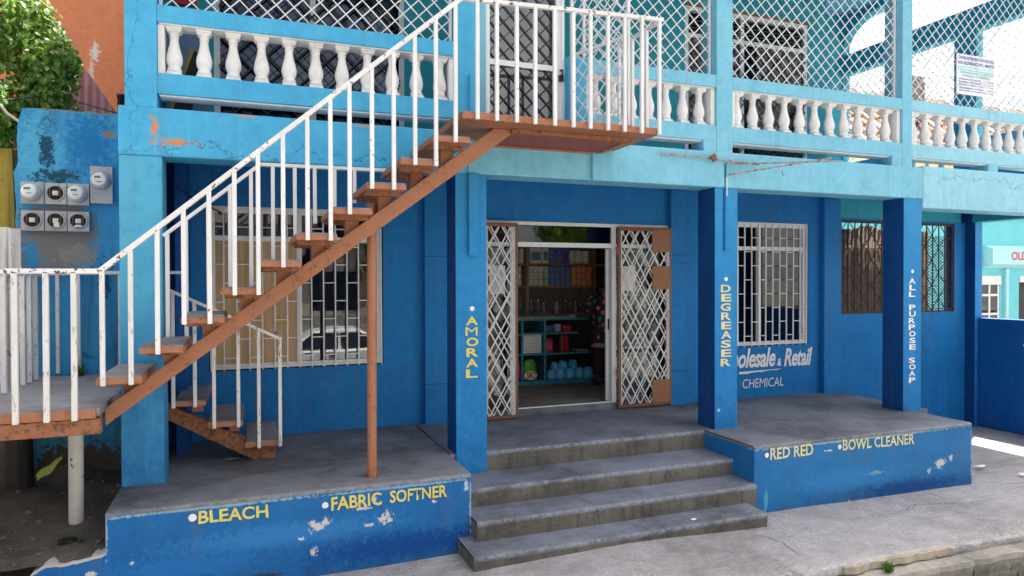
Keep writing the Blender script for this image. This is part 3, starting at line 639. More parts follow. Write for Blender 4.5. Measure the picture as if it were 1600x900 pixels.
# ================================================================== PORCH PLATFORMS AND STEPS
def podium(name, x0, x1, y0, y1, zb, m, label):
    P_ = thing(name, label, "porch", ((x0+x1)/2, y0, zb))
    xs = [x0+(x1-x0)*i/40 for i in range(41)]
    box(x0, x1, y0, y1, zb-.06, -.03).build("plinth", m, P_)
    # floor slab with a slightly uneven worn nosing
    vs = []; n = len(xs)
    for x in xs:
        e = y0-.004+.006*noise.noise(Vector((x*6, 1, 2))); q = .005*noise.noise(Vector((x*9, 4, 2)))
        vs += [(x, y1, 0), (x, y0+.25, 0), (x, e+.02, -.002+q), (x, e, -.012+q), (x, e, -.0305)]
    MB().add(vs, [(i*5+k, (i+1)*5+k, (i+1)*5+k+1, i*5+k+1) for i in range(n-1) for k in range(4)]).build("floor_screed", m_floor, P_)
    edge_attr(P_.children[-1] if P_.children[-1].name.startswith("floor") else [c for c in P_.children if c.name.startswith("floor")][-1], [(0,0,.2,.8,.5)[i % 5] for i in range(len(vs))])
    box(x0, x1, y0+.01, y1, -.0298, -.0095).build("screed_edge", m_floor, P_)
    return P_
PL = podium("raised_porch", -.905, 1.66, -.62, 1.42, -.70, m_podl, "raised blue porch platform lettered BLEACH and FABRIC SOFTNER")
PR = podium("raised_porch", 4.385, 7.30, -.73, 1.42, -.68, m_podr, "raised blue porch platform lettered RED RED and BOWL CLEANER")
box(7.301, 7.60, .02, 1.42, -.66, -.004).build("platform_end", m_floor, PR)
for t_, a, b, z0, z1, sl in (("BLEACH", -.338, .122, -.148, -.055, -.02),):
    write(t_, a, b, z0, z1, -.626, m_yel, PL, .022, 0, sl, jit=.007)
dot(-.375, -.098, .027, -.626, m_wht, PL); dot(.522, -.118, .024, -.626, m_wht, PL)
write("FABRIC", .564, .941, -.166, -.065, -.626, m_yel, PL, .022, 0, 0, jit=.007); write("SOFTNER", 1.003, 1.457, -.161, -.064, -.626, m_yel, PL, .022, 0, 0, jit=.007)
write("RED RED", 4.566, 5.085, -.143, -.033, -.736, m_yelc, PR, .018, 0, 0, jit=.007); dot(4.525, -.094, .024, -.736, m_wht, PR)
write("BOWL CLEANER", 5.458, 6.434, -.137, -.029, -.736, m_yelc, PR, .018, 0, -.018, jit=.007); dot(5.42, -.095, .024, -.736, m_wht, PR)
# low painted wall running on to the left with a broken top
mb = MB(); tops = [(-.905, -.275), (-1.02, -.30), (-1.15, -.315), (-1.25, -.305), (-1.32, -.345), (-1.36, -.40), (-1.40, -.47), (-1.47, -.56), (-1.55, -.64)]
fine_t = []
for (xa, za), (xb, zb) in zip(tops, tops[1:]):
    for k in range(5): tt = k/5; xx = xa+(xb-xa)*tt; fine_t.append((xx, za+(zb-za)*tt+.012*noise.noise(Vector((xx*25, 2, 2)))))
fine_t.append(tops[-1])
mb.prism(fine_t+[(-1.55, -1.0), (-.905, -1.0)], -.62, -.50)
LW = mb.build("low_wall", m_podl); tag(LW, "low broken-topped blue wall beside the bare earth at the left", "wall")
mb = MB(); vs = []
for x, z in fine_t: vs += [(x, -.621, z-.012+.01*noise.noise(Vector((x*40, 7, 2)))), (x, -.621, z+.004), (x, -.49, z+.006)]
mb.add(vs, [(i*3+k, (i+1)*3+k, (i+1)*3+k+1, i*3+k+1) for i in range(len(fine_t)-1) for k in range(2)])
mb.build("bare_plaster_edge", plain("bare_plaster", (.55,.52,.48), .9), LW)

ST_ = thing("front_steps", "worn grey concrete steps up to the shop doorway", "steps", (3.0, -1.04, -.64))
def step(x0, x1, yf, yb, z, zb):
    n = 60; vs = []
    for i in range(n+1):
        x = x0+(x1-x0)*i/n; e = yf+.010*noise.noise(Vector((x*5, z*9, 2)))+.006*noise.noise(Vector((x*17, z*9, 2))); q = .006*noise.noise(Vector((x*8, z*5, 6)))
        vs += [(x, yb, z+.004), (x, e+.03, z+nz(x, z, 2, .005)), (x, e+.008, z-.003+q), (x, e, z-.014+q), (x, e+.004, z-.04)]
    tr = MB().add(vs, [(i*5+k, (i+1)*5+k, (i+1)*5+k+1, i*5+k+1) for i in range(n) for k in range(4)], True).build("tread", m_step, ST_); edge_attr(tr, [(0,.0,.25,.75,.1)[i % 5] for i in range(len(vs))])
    box(x0, x1, yf+.012, yb, zb-.04, z-.022).build("riser", m_riser, ST_)
    MB().add([v for i in range(n+1) for v in (vs[i*5+4], (vs[i*5][0], yf+.0125+.004*noise.noise(Vector((vs[i*5][0]*4, z, 1))), zb-.03))], [(i*2, i*2+2, i*2+3, i*2+1) for i in range(n)]).build("riser", m_riser, ST_)
step(1.67, 4.384, .014, 1.40, 0.0, -.19)
step(1.665, 4.384, -.43, .30, -.188, -.35)
step(1.662, 4.384, -.77, -.15, -.347, -.51)
step(1.55, 4.265, -1.045, -.5, -.507, -.66)


# ================================================================== EXTERNAL STAIRCASE
K = 1.0304; kz = lambda z: 1.55+(z-1.55)*K; YF = -.80
SC = thing("external_staircase", "orange steel staircase with white railings rising to the veranda door", "staircase", (-.9, -.5, 0))
TZ = [kz(.945+.1865*i) for i in range(10)]; TR = [K*(-.638+.2443*i) for i in range(10)]
for i, (z, xr) in enumerate(zip(TZ, TR)):
    wdt = .265+.004*i; xl = xr-wdt
    t_ = box(xl, xr, YF, .0-.006, z-.046, z-.006).build("tread", m_rail, SC, .004)
    box(xl+.006, xr-.006, YF+.006, -.012, z-.008, z+.004+.002*(i % 3)).build("tread_screed", m_tread, t_, .004)
    box(xr-.155, xr-.055, -.50, -.40, z-.215, z-.046).build("riser_post", m_railr if i in (0, 8) else m_rail, SC, .004)
    # angle brackets under the tread
    for ya in (-.64, -.2): box(xl+.02, xr-.01, ya, ya+.06, z-.075, z-.046).build("tread_bracket", m_railr, SC)
s0, s1 = Vector((-.95, -.47, .60)), Vector((2.02, -.47, 2.70))
MB().prism([(-.918, .685), (-.911, .572), (2.046, 2.765), (2.07, 2.798), (1.89, 2.798)], -.55, -.455).build("stringer", m_rail, SC, .004)
MB().tube([(.904, -.41, -.01), (.912, -.41, 2.16)], .037, 18).build("support_pole", m_rail, SC)
box(.85, .955, -.46, -.36, -.005, .004).build("base_plate", m_railr, SC)
# platform at the top
pf = box(1.54, 3.313, YF, -.016, 2.80, 2.856).build("platform", m_rail, SC, .005)
MB().box(2.03, 3.15, -.60, -.50, 2.764, 2.799).build("platform_beam", m_railr, SC, .004)
MB().box(2.03, 3.10, -.498, -.02, 2.768, 2.776).build("soffit_plate", m_redund, SC)
MB().box(3.10, 3.15, -.498, -.018, 2.755, 2.799).build("platform_beam", m_rail, SC, .004)
MB().box(2.03, 3.098, -.05, -.018, 2.752, 2.767).build("platform_beam", m_rail, SC, .002)
# railings
rz = lambda x: kz(1.61+(x/K+.865)*(3.60-1.61)/(1.44+.865)); YR = YF-.015
LZ = .733
hr = MB().bar((-3.0, YR, 1.612), (-.89, YR, 1.616), .038, .032).bar((-.90, YR, 1.608), (1.545, YR, rz(1.545)), .038, .034).bar((1.535, YR, rz(1.535)), (3.335, YR, kz(3.715)), .038, .032)
hr.bar((3.32, YR+.02, kz(3.71)), (3.32, -.02, kz(3.715)), .034, .026).build("handrail", m_handr, SC, .004)
def post(x, y, z0, z1, m=m_steel, wd=.029):
    return MB().bar((x+random.uniform(-.002, .002), y, z0), (x, y, z1), wd, wd, (0,1,0)).build("baluster", m, SC, .003, seg=1)
fx = [-1.47, -1.311, -1.151, -1.004, -.853, -.695, -.543, -.391, -.239, -.084, .063, .223, .382, .536, .667, .823, .978, 1.133, 1.290, 1.44, 1.61, 1.765, 1.927, 2.081, 2.245, 2.406, 2.559, 2.716, 2.870, 3.033, 3.20]
for x in fx:
    x *= K
    if x < -.90: post(x, YR-.003, .665, 1.612, m_steelr, .032); continue
    if x > 1.54: post(x, YR-.003, 2.795, kz(3.66+(x/K-1.5)*.03)); continue
    i = min(range(10), key=lambda k: abs(TR[k]-.14-x)); post(x, YR-.003, TZ[i]-.05, rz(x), m_steelr if x < -.6 else m_steel)
for y in (-.58, -.34, -.10): post(3.318, y, 2.85, kz(3.71))
rear = [(-.577, .95, 1.92), (-.448, 1.07, 2.02), (-.290, 1.14, 2.15), (-.132, 1.51, 2.28), (.023, 1.51, 2.42), (.187, 1.69, 2.475), (.355, 1.88, 2.475), (.511, 2.06, 2.475), (.670, 2.06, 2.475), (.832, 2.24, 2.475)]
for x, a, b in rear: post(x, -.035, a-.04, b)
MB().bar((-.605, -.035, 1.895), (.10, -.035, 2.485), .034, .028).bar((.09, -.035, 2.48), (1.10, -.035, 2.487), .034, .028).build("handrail", m_steel, SC, .004)
# lower landing
ld = MB().box(-3.0, -.905, YF+.02, 1.08, .68, LZ).build("landing", m_tread, SC, .006)
MB().box(-3.0, -.925, YF-.005, YF+.05, .668, .728).build("landing_edge", m_rail, SC, .006)
MB().box(-3.0, -.90, YF+.005, YF+.09, .565, .664).build("landing_channel", m_railr, SC, .004)
box(-3.0, -.93, YF+.095, 1.07, .64, .679).build("landing_soffit", m_railr, SC)
MB().tube([(-1.221, .1, -.45), (-1.217, .1, .645)], .05, 20).build("landing_pillar", metal_paint("peeling_white_pipe", (.66,.63,.56), .64, (.12,.05,.025), soft=.04), SC)
# back and side rails of the landing
MB().bar((-2.0, 1.03, 1.612), (-.93, 1.03, 1.63), .036, .03).build("handrail", m_steelr, SC, .004)
for x in (-1.532, -1.377, -1.061, -1.218+.02): post(x, 1.03, .76 if x != -1.198 else .8, 1.61, m_steelr)
for y in (-.5, -.2, .08, .32, .5, .66, .82): post(-1.66+.02*y, y, .74, 1.605, m_steelr, .034)
MB().bar((-1.70, YF, 1.61), (-1.64, 1.03, 1.61), .036, .03).build("handrail", m_steelr, SC, .004)
# short flight from the landing down to the porch
SF = thing("side_flight", "short flight of three orange steel treads down to the porch floor", "stairs", (-.3, .7, 0))
for z, xl, xr in ((.57, -.575, -.335), (.38, -.325, -.05), (.19, -.035, .24)):
    t_ = box(xl, xr, .31, 1.18, z-.045, z-.006).build("tread", m_rail, SF, .004); box(xl+.006, xr-.006, .316, 1.174, z-.008, z+.004).build("tread_screed", m_tread, t_, .004)
    box(xr-.115, xr-.03, .475, .565, z-.12, z-.046).build("riser_post", m_rail, SF, .004)
MB().prism([(-.70, .565), (-.70, .435), (.025, .004), (.21, .002), (.21, .10), (.13, .10)], .47, .57).build("stringer", m_railr, SF, .004)
MB().bar((-.655, .30, 1.505), (.245, .30, 1.06), .034, .024).bar((-.86, .30, 1.62), (-.5, .30, 1.62), .03, .024).build("handrail", m_steelr, SF, .004)
for x, z0 in ((.245, .14), (.075, .14), (-.085, .33), (-.272, .33), (-.415, .52), (-.575, .52), (-.72, .72)):
    MB().bar((x, .295, z0), (x, .295, 1.06+(.245-x)*.4945), .028, .028, (0,1,0)).build("baluster", m_steelr, SF, .003, seg=1)
MB().bar((.245, .295, 1.06), (.245, 1.1, 1.06), .03, .024).build("handrail", m_steelr, SF, .004)

# ================================================================== LEFT SIDE: METER WALL, VINE, NEIGHBOURS
m_meterwall = paint("faded_blue_wall", col=(.04,.28,.54), alt=(.085,.37,.60), dirt=.75, dirtcol=(.03,.06,.08), rough=.8,
    chips=[((-1.62,1.1,2.66), (.10,.5,.36), (.015,.075,.13), .9), ((-1.55,1.1,2.46), (.30,.5,.10), (.02,.075,.12), .9), ((-1.54,1.1,1.95), (.60,.5,.68), (.20,.19,.18), .34), ((-1.40,1.1,1.78), (.30,.5,.2), (.26,.25,.235), .7), ((-1.75,1.1,1.75), (.12,.5,.3), (.04,.24,.46), .6), ((-1.80,1.1,1.2), (.05,.5,1.6), (.16,.15,.14), .7), ((-1.4,1.1,3.04), (.5,.5,.03), (.20,.21,.21)), ((-1.5,1.1,.55), (.6,.5,.28), (.012,.03,.05), .8), ((-1.4,1.1,-.15), (.9,.5,.6), (.09,.08,.07), .4), ((-1.2,1.1,1.55), (.09,.5,.4), (.02,.10,.22), .9), ((-1.3,1.1,2.75), (.3,.5,.4), (.02,.20,.46), 1., .35), ((-1.66,1.1,2.62), (.22,.5,.5), (.09,.40,.62), 1., .35), ((-1.15,1.1,2.85), (.12,.5,.05), (.25,.22,.15), .9)])
poly = [(-.88, -.5), (-.88, 3.045)]
random.seed(3)
x = -.95
while x > -1.76: poly.append((x, 3.04+.012*noise.noise(Vector((x*12, 0, 0))))); x -= .07
poly += [(-1.79, 3.03), (-1.805, 2.98)]
z = 2.9
while z > -.5: poly.append((-1.83+.03*noise.noise(Vector((z*3, 1, 0)))+.012*noise.noise(Vector((z*14, 1, 0)))-(.02 if z < 2.5 else 0), z)); z -= .07
poly.append((-1.85, -.5))
MW = MB().prism(poly, 1.10, 1.30).build("meter_wall", m_meterwall, None); tag(MW, "faded blue rendered wall carrying the electricity meters", "wall")
m_box = metal_paint("grey_meter_box", (.47,.49,.51), .58, (.22,.19,.16), rough=.4, soft=.15)
m_hole = plain("dark_socket_interior", (.03,.022,.018), .8)
m_mglass = plain("meter_plastic", (.72,.73,.72), .15, .6); m_mface = plain("meter_face", (.75,.75,.73), .5)
def meter(cx, cz, w, h, kind, label):
    t_ = thing("electric_meter", label, "meter", (cx, 1.10, cz), "electric meters on the blue wall")
    rr = .064
    yf = 1.03
    mb = MB().box(cx-w/2, cx+w/2, yf+.004, 1.099, cz-h/2, cz+h/2); mb.build("meter_box", m_box, t_, .004)
    mc = cz+(.035 if h > .2 else 0.004)
    if kind == 'full':
        n = 28
        def ring(prof): # revolve around the Y axis
            vs = [(cx+q*math.cos(2*math.pi*k/n), y, mc+q*math.sin(2*math.pi*k/n)) for q, y in prof for k in range(n)]
            return MB().add(vs, [(i*n+k, i*n+(k+1) % n, (i+1)*n+(k+1) % n, (i+1)*n+k) for i in range(len(prof)-1) for k in range(n)]+[tuple((len(prof)-1)*n+k for k in range(n))], True)
        ring([(.078, yf+.003), (.078, yf-.012), (.070, yf-.016), (.070, yf-.03), (.073, yf-.032), (.073, yf-.045), (.062, yf-.05)]).build("socket_ring", m_box, t_)
        cov = ring([(.062, yf-.05), (.061, yf-.085), (.055, yf-.098), (.04, yf-.102)]).build("meter_cover", m_mglass, t_)
        MB().box(cx-.035, cx+.012, yf-.104, yf-.101, mc+.012, mc+.03).build("display", plain("meter_display", (.16,.18,.16), .3), cov)
        MB().box(cx-.02, cx+.02, yf-.104, yf-.101, mc-.022, mc-.016).build("nameplate", plain("meter_print", (.12,.12,.12), .6), cov)
    else:
        n = 28
        def disc(q, y, m, nm):
            return MB().add([(cx+q*math.cos(2*math.pi*k/n), y, mc+q*math.sin(2*math.pi*k/n)) for k in range(n)], [tuple(range(n))[::-1]]).build(nm, m, t_)
        disc(.062, yf+.001, m_hole, "empty_socket")
        MB().tube([(cx+.066*math.cos(2*math.pi*k/n), yf-.004, mc+.066*math.sin(2*math.pi*k/n)) for k in range(n+1)], .007, 8, False).build("socket_ring", m_box, t_)
        mb = MB().box(cx-.018, cx+.022, yf-.02, yf, mc-.02, mc+.018).box(cx-.010, cx-.004, yf-.028, yf-.02, mc-.012, mc+.012).box(cx+.006, cx+.012, yf-.028, yf-.02, mc-.012, mc+.012)
        if kind == 'tall': mb.box(cx-.012, cx+.03, yf-.02, yf, mc-.055, mc-.02)
        mb.build("terminal_block", m_mface, t_)
        for sx in (-1, 1): MB().tube([(cx+sx*.04, yf-.004, mc+.04), (cx+sx*.035, yf-.014, mc), (cx+sx*.045, yf-.006, mc-.04)], .005, 6).build("wire", plain("copper_wire", (.16,.08,.04), .6), t_)
        if kind == 'rag': MB().lathe([(.0, -.012), (.02, -.01), (.026, 0), (.015, .012), (0, .014)], (cx+.005, yf-.015, mc-.046), 8, 1.4, .6).build("paper_scrap", m_mface, t_)
    return t_
xs3 = (-1.711, -1.541, -1.374)
meter(xs3[0], 2.305, .166, .185, 'full', "grey meter box with a round meter, left end of the upper row")
meter(xs3[1], 2.305, .160, .182, 'empty', "meter box with an empty round socket between two round meters")
meter(xs3[2], 2.305, .163, .186, 'full', "grey meter box with a round meter, right end of the upper row")
meter(xs3[0], 2.070, .166, .172, 'empty', "empty meter socket box below the left round meter")
meter(xs3[1], 2.070, .160, .172, 'tall', "empty meter socket box in the middle of the lower row")
meter(xs3[2], 2.070, .163, .172, 'rag', "empty meter socket box with crumpled paper in its ring")
meter(-1.198, 2.395, .172, .325, 'full', "tall grey meter box standing alone beside the pale corner column")

YW = MB().prism([(-3.2, -.4), (-3.2, 2.70), (-2.6, 2.72), (-1.93, 2.715), (-1.915, 2.2), (-1.92, -.4)], 1.32, 1.48).build("garden_wall", paint("mustard_wall_paint", col=(.36,.27,.05), dirt=.9, dirtcol=(.05,.045,.02), rough=.8)); tag(YW, "mossy mustard yellow wall at the left edge", "wall")
FP = thing("board_fence", "flaking white upright boards at the left edge behind the landing", "fence", (-1.8, .6, .5))
m_board = paint("flaking_white_board", col=(.60,.59,.57), dirt=1., dirtcol=(.05,.045,.04), thr=.60, chipcol=(.12,.11,.10), rough=.8)
for x0, x1, y in ((-1.93, -1.855, .66), (-1.85, -1.765, .62), (-1.765, -1.685, .60)): box(x0, x1, y, y+.025, .5, 1.97+.02*noise.noise(Vector((x0*30, 0, 0)))).build("board", m_board, FP, .003)
MB().box(-2.0, -1.70, .65, .69, .9, .96).build("rail", m_board, FP)
PO = MB().lathe([(.085, -.3), (.08, .2), (.075, .75)], (-1.80, .95, 0), 9, 1.25, .9).build("timber_post", wood("old_timber", (.03,.026,.024), (.065,.058,.05)), None); tag(PO, "dark weathered timber post in the gloom under the landing", "post")

# vine
def leaf_cloud(name, pts, mat, parent, size, jitter=1.):
    mb = MB()
    for p, nrm, sc in pts:
        n = (Vector(nrm)+Vector((random.gauss(0, .45), random.gauss(0, .45), random.gauss(0, .45)))*jitter).normalized()
        dn = Vector((random.gauss(0, .3), random.gauss(0, .3), -1)); a = (dn-n*dn.dot(n)).normalized(); b = n.cross(a)
        s = size*sc*random.uniform(.65, 1.25); c = Vector(p); w_ = s*random.uniform(.38, .5); fo = n*s*.12
        vs = [c-a*s*.30, c-a*s*.42+b*w_*.7+fo, c+a*s*.02+b*w_+fo, c+a*s*.32+b*w_*.55+fo*.6, c+a*s*.62-fo*.4, c+a*s*.32-b*w_*.55+fo*.6, c+a*s*.02-b*w_+fo, c-a*s*.42-b*w_*.7+fo]
        mb.add(vs, [(0,1,2), (0,2,3,4), (0,4,5,6), (0,6,7)])
    return mb.build(name, mat, parent)
def leaf_mat(name, a, b, c, trans=.45):
    t = NT(name); v = t.vor(28, 'F1', "Color"); g = t.rng(t.sep(v)[0], 0, 1)
    col = t.ramp(g, [(0, a), (.55, b), (.96, c), (1, (.45,.36,.05))])
    t.fin(col, .38, None, .5)
    tl = t.n.new("ShaderNodeBsdfTranslucent"); t.L(t.mix(.5, col, (.35,.5,.05)), tl.inputs[0])
    mx = t.n.new("ShaderNodeMixShader"); mx.inputs[0].default_value = trans; t.L(t.b.outputs[0], mx.inputs[1]); t.L(tl.outputs[0], mx.inputs[2]); t.L(mx.outputs[0], t.out.inputs[0])
    return t.m
m_leaf = leaf_mat("vine_leaf", (.04,.12,.022), (.10,.23,.04), (.22,.36,.06))
V = thing("climbing_vine", "dense sunlit green vine heaped over the top of the blue wall", "vine", (-2.2, 1.9, 2.6))
random.seed(11); pts = []
# lobes (centre, radii): a heaped mass with an uneven outline
lobes = [((-2.28, 1.95, 3.55), (.55, .45, .62)), ((-1.98, 1.9, 3.85), (.36, .38, .36)), ((-2.45, 1.9, 4.05), (.5, .4, .42)), ((-1.78, 1.82, 3.62), (.25, .34, .36)), ((-1.72, 1.75, 3.42), (.2, .3, .3)), ((-2.05, 1.75, 3.15), (.42, .36, .26)), ((-1.72, 1.75, 3.2), (.2, .3, .2)), ((-2.0, 1.85, 4.05), (.3, .3, .22)), ((-2.35, 1.6, 2.75), (.32, .3, .5)), ((-2.9, 1.9, 3.4), (.5, .5, .9)), ((-2.15, 1.45, 2.95), (.22, .18, .35)), ((-1.98, 1.52, 2.82), (.08,.1,.16)), ((-2.08, 1.27, 3.05), (.13,.1,.30)), ((-2.12, 1.24, 2.80), (.12,.08,.14)), ((-1.62, 1.7, 3.62), (.14,.2,.2))]
for c, rad in lobes:
    k = int(6500*(rad[0]*rad[2]))
    for _ in range(k):
        d = Vector((random.gauss(0, 1), random.gauss(0, 1), random.gauss(0, 1))).normalized()
        if d.y > .55: continue
        q = random.uniform(.72, 1.05)*(1+.22*noise.noise(Vector((d.x*2+c[0]*3, d.y*2, d.z*2+c[2]))))
        p = Vector(c)+Vector((d.x*rad[0], d.y*rad[1], d.z*rad[2]))*q
        if p.y < 1.33 and p.x > -1.85 and p.z < 3.05: continue
        pts.append((p, (d*.8+Vector((0, -.35, .35))), 1))
for _ in range(90):
    a = random.uniform(0, 1); p = Vector((-1.62+random.gauss(0, .05)+.05*a, 1.75+random.gauss(0, .1), 3.35+.4*a+random.gauss(0, .07))); pts.append((p, (.4, -.5, .4), .6))
leaf_cloud("foliage", pts, m_leaf, V, .060)
m_stem = wood("vine_stem", (.10,.075,.05), (.2,.16,.11))
for p in ([(-2.0, 1.6, 2.5), (-2.1, 1.75, 3.0), (-2.25, 1.9, 3.5)], [(-2.5, 1.7, 2.4), (-2.4, 1.8, 3.2), (-2.2, 1.85, 3.9)], [(-1.75, 1.7, 3.0), (-1.6, 1.7, 3.45), (-1.5, 1.68, 3.62)]): MB().tube(p, [.014, .010, .005], 6).build("stem", m_stem, V)
CB = MB().tube([(-2.35, 1.25, 3.6), (-2.05, 1.24, 3.16), (-1.93, 1.2, 3.0), (-1.80, 1.16, 2.9)], .013, 6).build("cable", plain("pale_cable", (.45,.43,.40), .7)); tag(CB, "thin pale cable slanting down across the vine to the wall corner", "cable")
CB2 = MB().tube([(-2.02, 1.3, 3.12), (-1.7, 1.5, 3.25), (-1.6, 2.0, 3.33), (-1.30, 2.3, 3.31), (-1.0, 2.3, 3.22)], .006, 5).build("cable", plain("dark_cable", (.06,.06,.06), .7)); tag(CB2, "thin dark cable running from the vine past the pink metal sheet", "cable")
# pink corrugated sheet, dark post
mb = MB(); n = 120; xs = [-2.1+1.2*k/n for k in range(n+1)]; vs = []
for x in xs:
    zt = min(3.97, 3.93+(x+1.68)*(-1.55)); yy = 2.6+.018*math.sin(x*2*math.pi/.075); vs += [(x, yy, 2.6), (x, yy, max(2.7, zt)), (x, yy+.003, max(2.7, zt)), (x, yy+.003, 2.6)]
mb.add(vs, [(i*4+k, (i+1)*4+k, (i+1)*4+k+1, i*4+k+1) for i in range(n) for k in range(3)], True)
PK = mb.build("corrugated_fence", paint("pink_sheet_paint", col=(.52,.22,.25), dirt=.5, dirtcol=(.3,.22,.22), alt=(.6,.32,.34))); tag(PK, "faded pink corrugated metal sheet with a sloping top edge", "fence")
BP = MB().lathe([(.035, 2.6), (.035, 3.52), (.042, 3.525), (.042, 3.56), (0, 3.57)], (-1.27, 2.55, 0), 12).build("metal_post", m_black); tag(BP, "short black post at the foot of the pink metal sheet", "post")
OB = thing("orange_building", "tall plain orange rendered building behind the vine", "building", (-5, 6, -.5))
m_or = paint("orange_render", col=(.66,.225,.105), dirt=.25, dirtcol=(.4,.17,.09), alt=(.70,.25,.12), rough=.85, chips=[((-1.86,4.5,4.55), (.10,.5,.22), (.75,.66,.6)), ((-1.9,4.5,4.3), (.05,.5,.3), (.72,.55,.47))])
box(-9, -1.2, 4.5, 11, -.6, 9.0).build("wall", m_or, OB); box(-9.15, -1.05, 4.35, 11.1, 9.0, 9.2).build("roof_edge", m_or, OB)
# things lying on the earth
LF = MB()
vs = []
for k in range(9):
    a = k/8; c = Vector((-1.62+.19*a, .70-.05*a, -.05+.16*a+.012*math.sin(a*9))); wv = .026*math.sin(math.pi*min(1, .15+a*.9))+.012; vs += [c+Vector((.3, -.4, -.8))*wv, c+Vector((0, .02, .012)), c+Vector((-.3, .4, .8))*wv]
LF.add(vs, [(i*3+k, (i+1)*3+k, (i+1)*3+k+1, i*3+k+1) for i in range(8) for k in range(2)], True)
lf = LF.build("fallen_leaf", plain("yellow_green_leaf", (.33,.40,.06), .5)); tag(lf, "long yellow-green leaf blade lying under the landing", "leaf")
m_stone = concrete("rubble_stone", (.17,.155,.135), .6)
random.seed(5)
def stone(x, y, z, s, m, nm, lab, cat, grp=None):
    bm = bmesh.new(); bmesh.ops.create_icosphere(bm, subdivisions=2, radius=1)
    sc = Vector((random.uniform(.8, 1.4), random.uniform(.7, 1.1), random.uniform(.4, .7)))*s
    for v in bm.verts: v.co = Vector((v.co.x*sc.x, v.co.y*sc.y, v.co.z*sc.z))*(1+.35*noise.noise(v.co*1.6+Vector((x*7, y*3, 0))))
    me = bpy.data.meshes.new(nm); bm.to_mesh(me); bm.free(); o = bpy.data.objects.new(nm, me); COL.objects.link(o); o.location = (x, y, z); o.rotation_euler = (0, 0, random.uniform(0, 6)); me.materials.append(m); tag(o, lab, cat, grp); return o
for k in range(30):
    y = random.choice([random.uniform(.6, 1.05), random.uniform(-.5, .4), random.uniform(-.55, -.3)]); x = random.uniform(-2.0, -.95)
    stone(x, y, earth_z(x, y)+.005, random.uniform(.012, .034), m_stone, "stone", "grey rubble stone lying on the bare earth", "stone", "rubble stones on the bare earth")
stone(-1.19, -.3, earth_z(-1.19, -.3)+.01, .05, plain("black_rubber", (.015,.015,.016), .6), "rubber_block", "small black block lying on the earth in front of the pillar", "block")
m_grass = leaf_mat("weed_leaf", (.03,.09,.015), (.06,.15,.02), (.10,.2,.03), .35)
def weed(x, y, z, n, h, label, seed):
    random.seed(seed); mb = MB()
    for _ in range(n):
        a = random.uniform(0, 6.28); l = h*random.uniform(.5, 1.1); out = random.uniform(.15, .8); p0 = Vector((x+random.gauss(0, h*.12), y+random.gauss(0, h*.12), z)); d = Vector((math.cos(a)*out, math.sin(a)*out, 1)).normalized(); s = Vector((-math.sin(a), math.cos(a), 0))
        q = [p0+d*l*t_+Vector((0, 0, -.35*out*l*t_*t_)) for t_ in (0, .35, .7, 1)]; ww = h*random.uniform(.03, .06)
        mb.add([q[0]-s*ww*.6, q[0]+s*ww*.6, q[1]+s*ww, q[1]-s*ww, q[2]+s*ww*.8, q[2]-s*ww*.8, q[3]], [(0,1,2,3), (3,2,4,5), (5,4,6)])
    o = mb.build("weed", m_grass, None, loc=(x, y, z)); tag(o, label, "plant"); return o
weed(4.62, -1.97, -.715, 70, .10, "green weed tuft growing from the kerb ledge at lower right", 1)
weed(-1.1, -.35, earth_z(-1.1, -.35), 16, .07, "small green weed on the earth beside the low wall", 2)
weed(-.97, -.3, earth_z(-.97, -.3), 12, .06, "tiny weed in the corner against the porch platform", 3)
weed(-1.38, 1.0, .74, 60, .13, "leafy weed growing at the back edge of the landing", 4)

# ================================================================== RIGHT SIDE
RW = box(10.25, 10.42, -4.2, 1.268, -.66, .97).build("low_boundary_wall", m_dark, None, .01); tag(RW, "low dark blue boundary wall running toward the street at right", "wall")
MB().add([(10.247, .62+a, .55+b) for a, b in ((0, .06), (-.05, .02), (-.12, .035), (-.16, .0), (-.22, .03), (-.26, .09), (-.2, .12), (-.1, .07), (-.04, .11))], [tuple(range(9))]).build("painted_stroke", m_wht, RW)
OS = thing("turquoise_shop", "sunlit turquoise shop lettered OLD beyond the low wall", "building", (22, 9, -.6))
m_tq = paint("turquoise_paint", col=(.16,.60,.66), dirt=.12); m_tql = paint("pale_turquoise_paint", col=(.42,.74,.76), dirt=.1)
wall_holes(MB(), [17.5, 30], [-.8, 3.5], 9.0, 9.2, [(20.6, 22.35, .0, 1.65), (23.25, 25.5, -.4, 1.65)]).build("wall", m_tq, OS)
box(17.4, 30, 9.2, 15, -.8, 3.4).build("wall", m_tq, OS); box(17.4, 30.2, 8.9, 15.2, 3.5, 3.75).build("roof_edge", m_white, OS)
MB().prism([(8.998, 2.62), (8.72, 2.50), (8.72, 2.02), (8.998, 1.90)], 21.6, 30, 'X').build("fascia", m_tql, OS)
write("OLD", 22.46, 23.2, 2.15, 2.42, 8.714, plain("red_sign_paint", (.75,.07,.10), .5), OS, .03)
fr = framed(20.6, 22.35, .0, 1.65, 9.02, [21.9], [1.05, .45], .07).build("window", m_white, OS); box(20.62, 22.33, 9.05, 9.06, .05, 1.4).build("pane", m_glassd, fr); box(20.6, 22.35, 8.96, 9.0, 1.38, 1.66).build("roller_shutter", m_white, fr)
box(23.25, 25.5, 8.96, 9.0, 1.45, 1.66).build("roller_shutter", m_white, OS); box(23.25, 25.5, 9.19, 9.2, -.4, 1.45).build("dark_doorway", m_black, OS)
box(22.5, 22.62, 8.9, 8.995, -.6, 1.88).build("drain_pipe", m_tql, OS)
TH = thing("tiled_house", "house with sunlit terracotta tile roof behind the veranda", "house", (32, 18, 0))
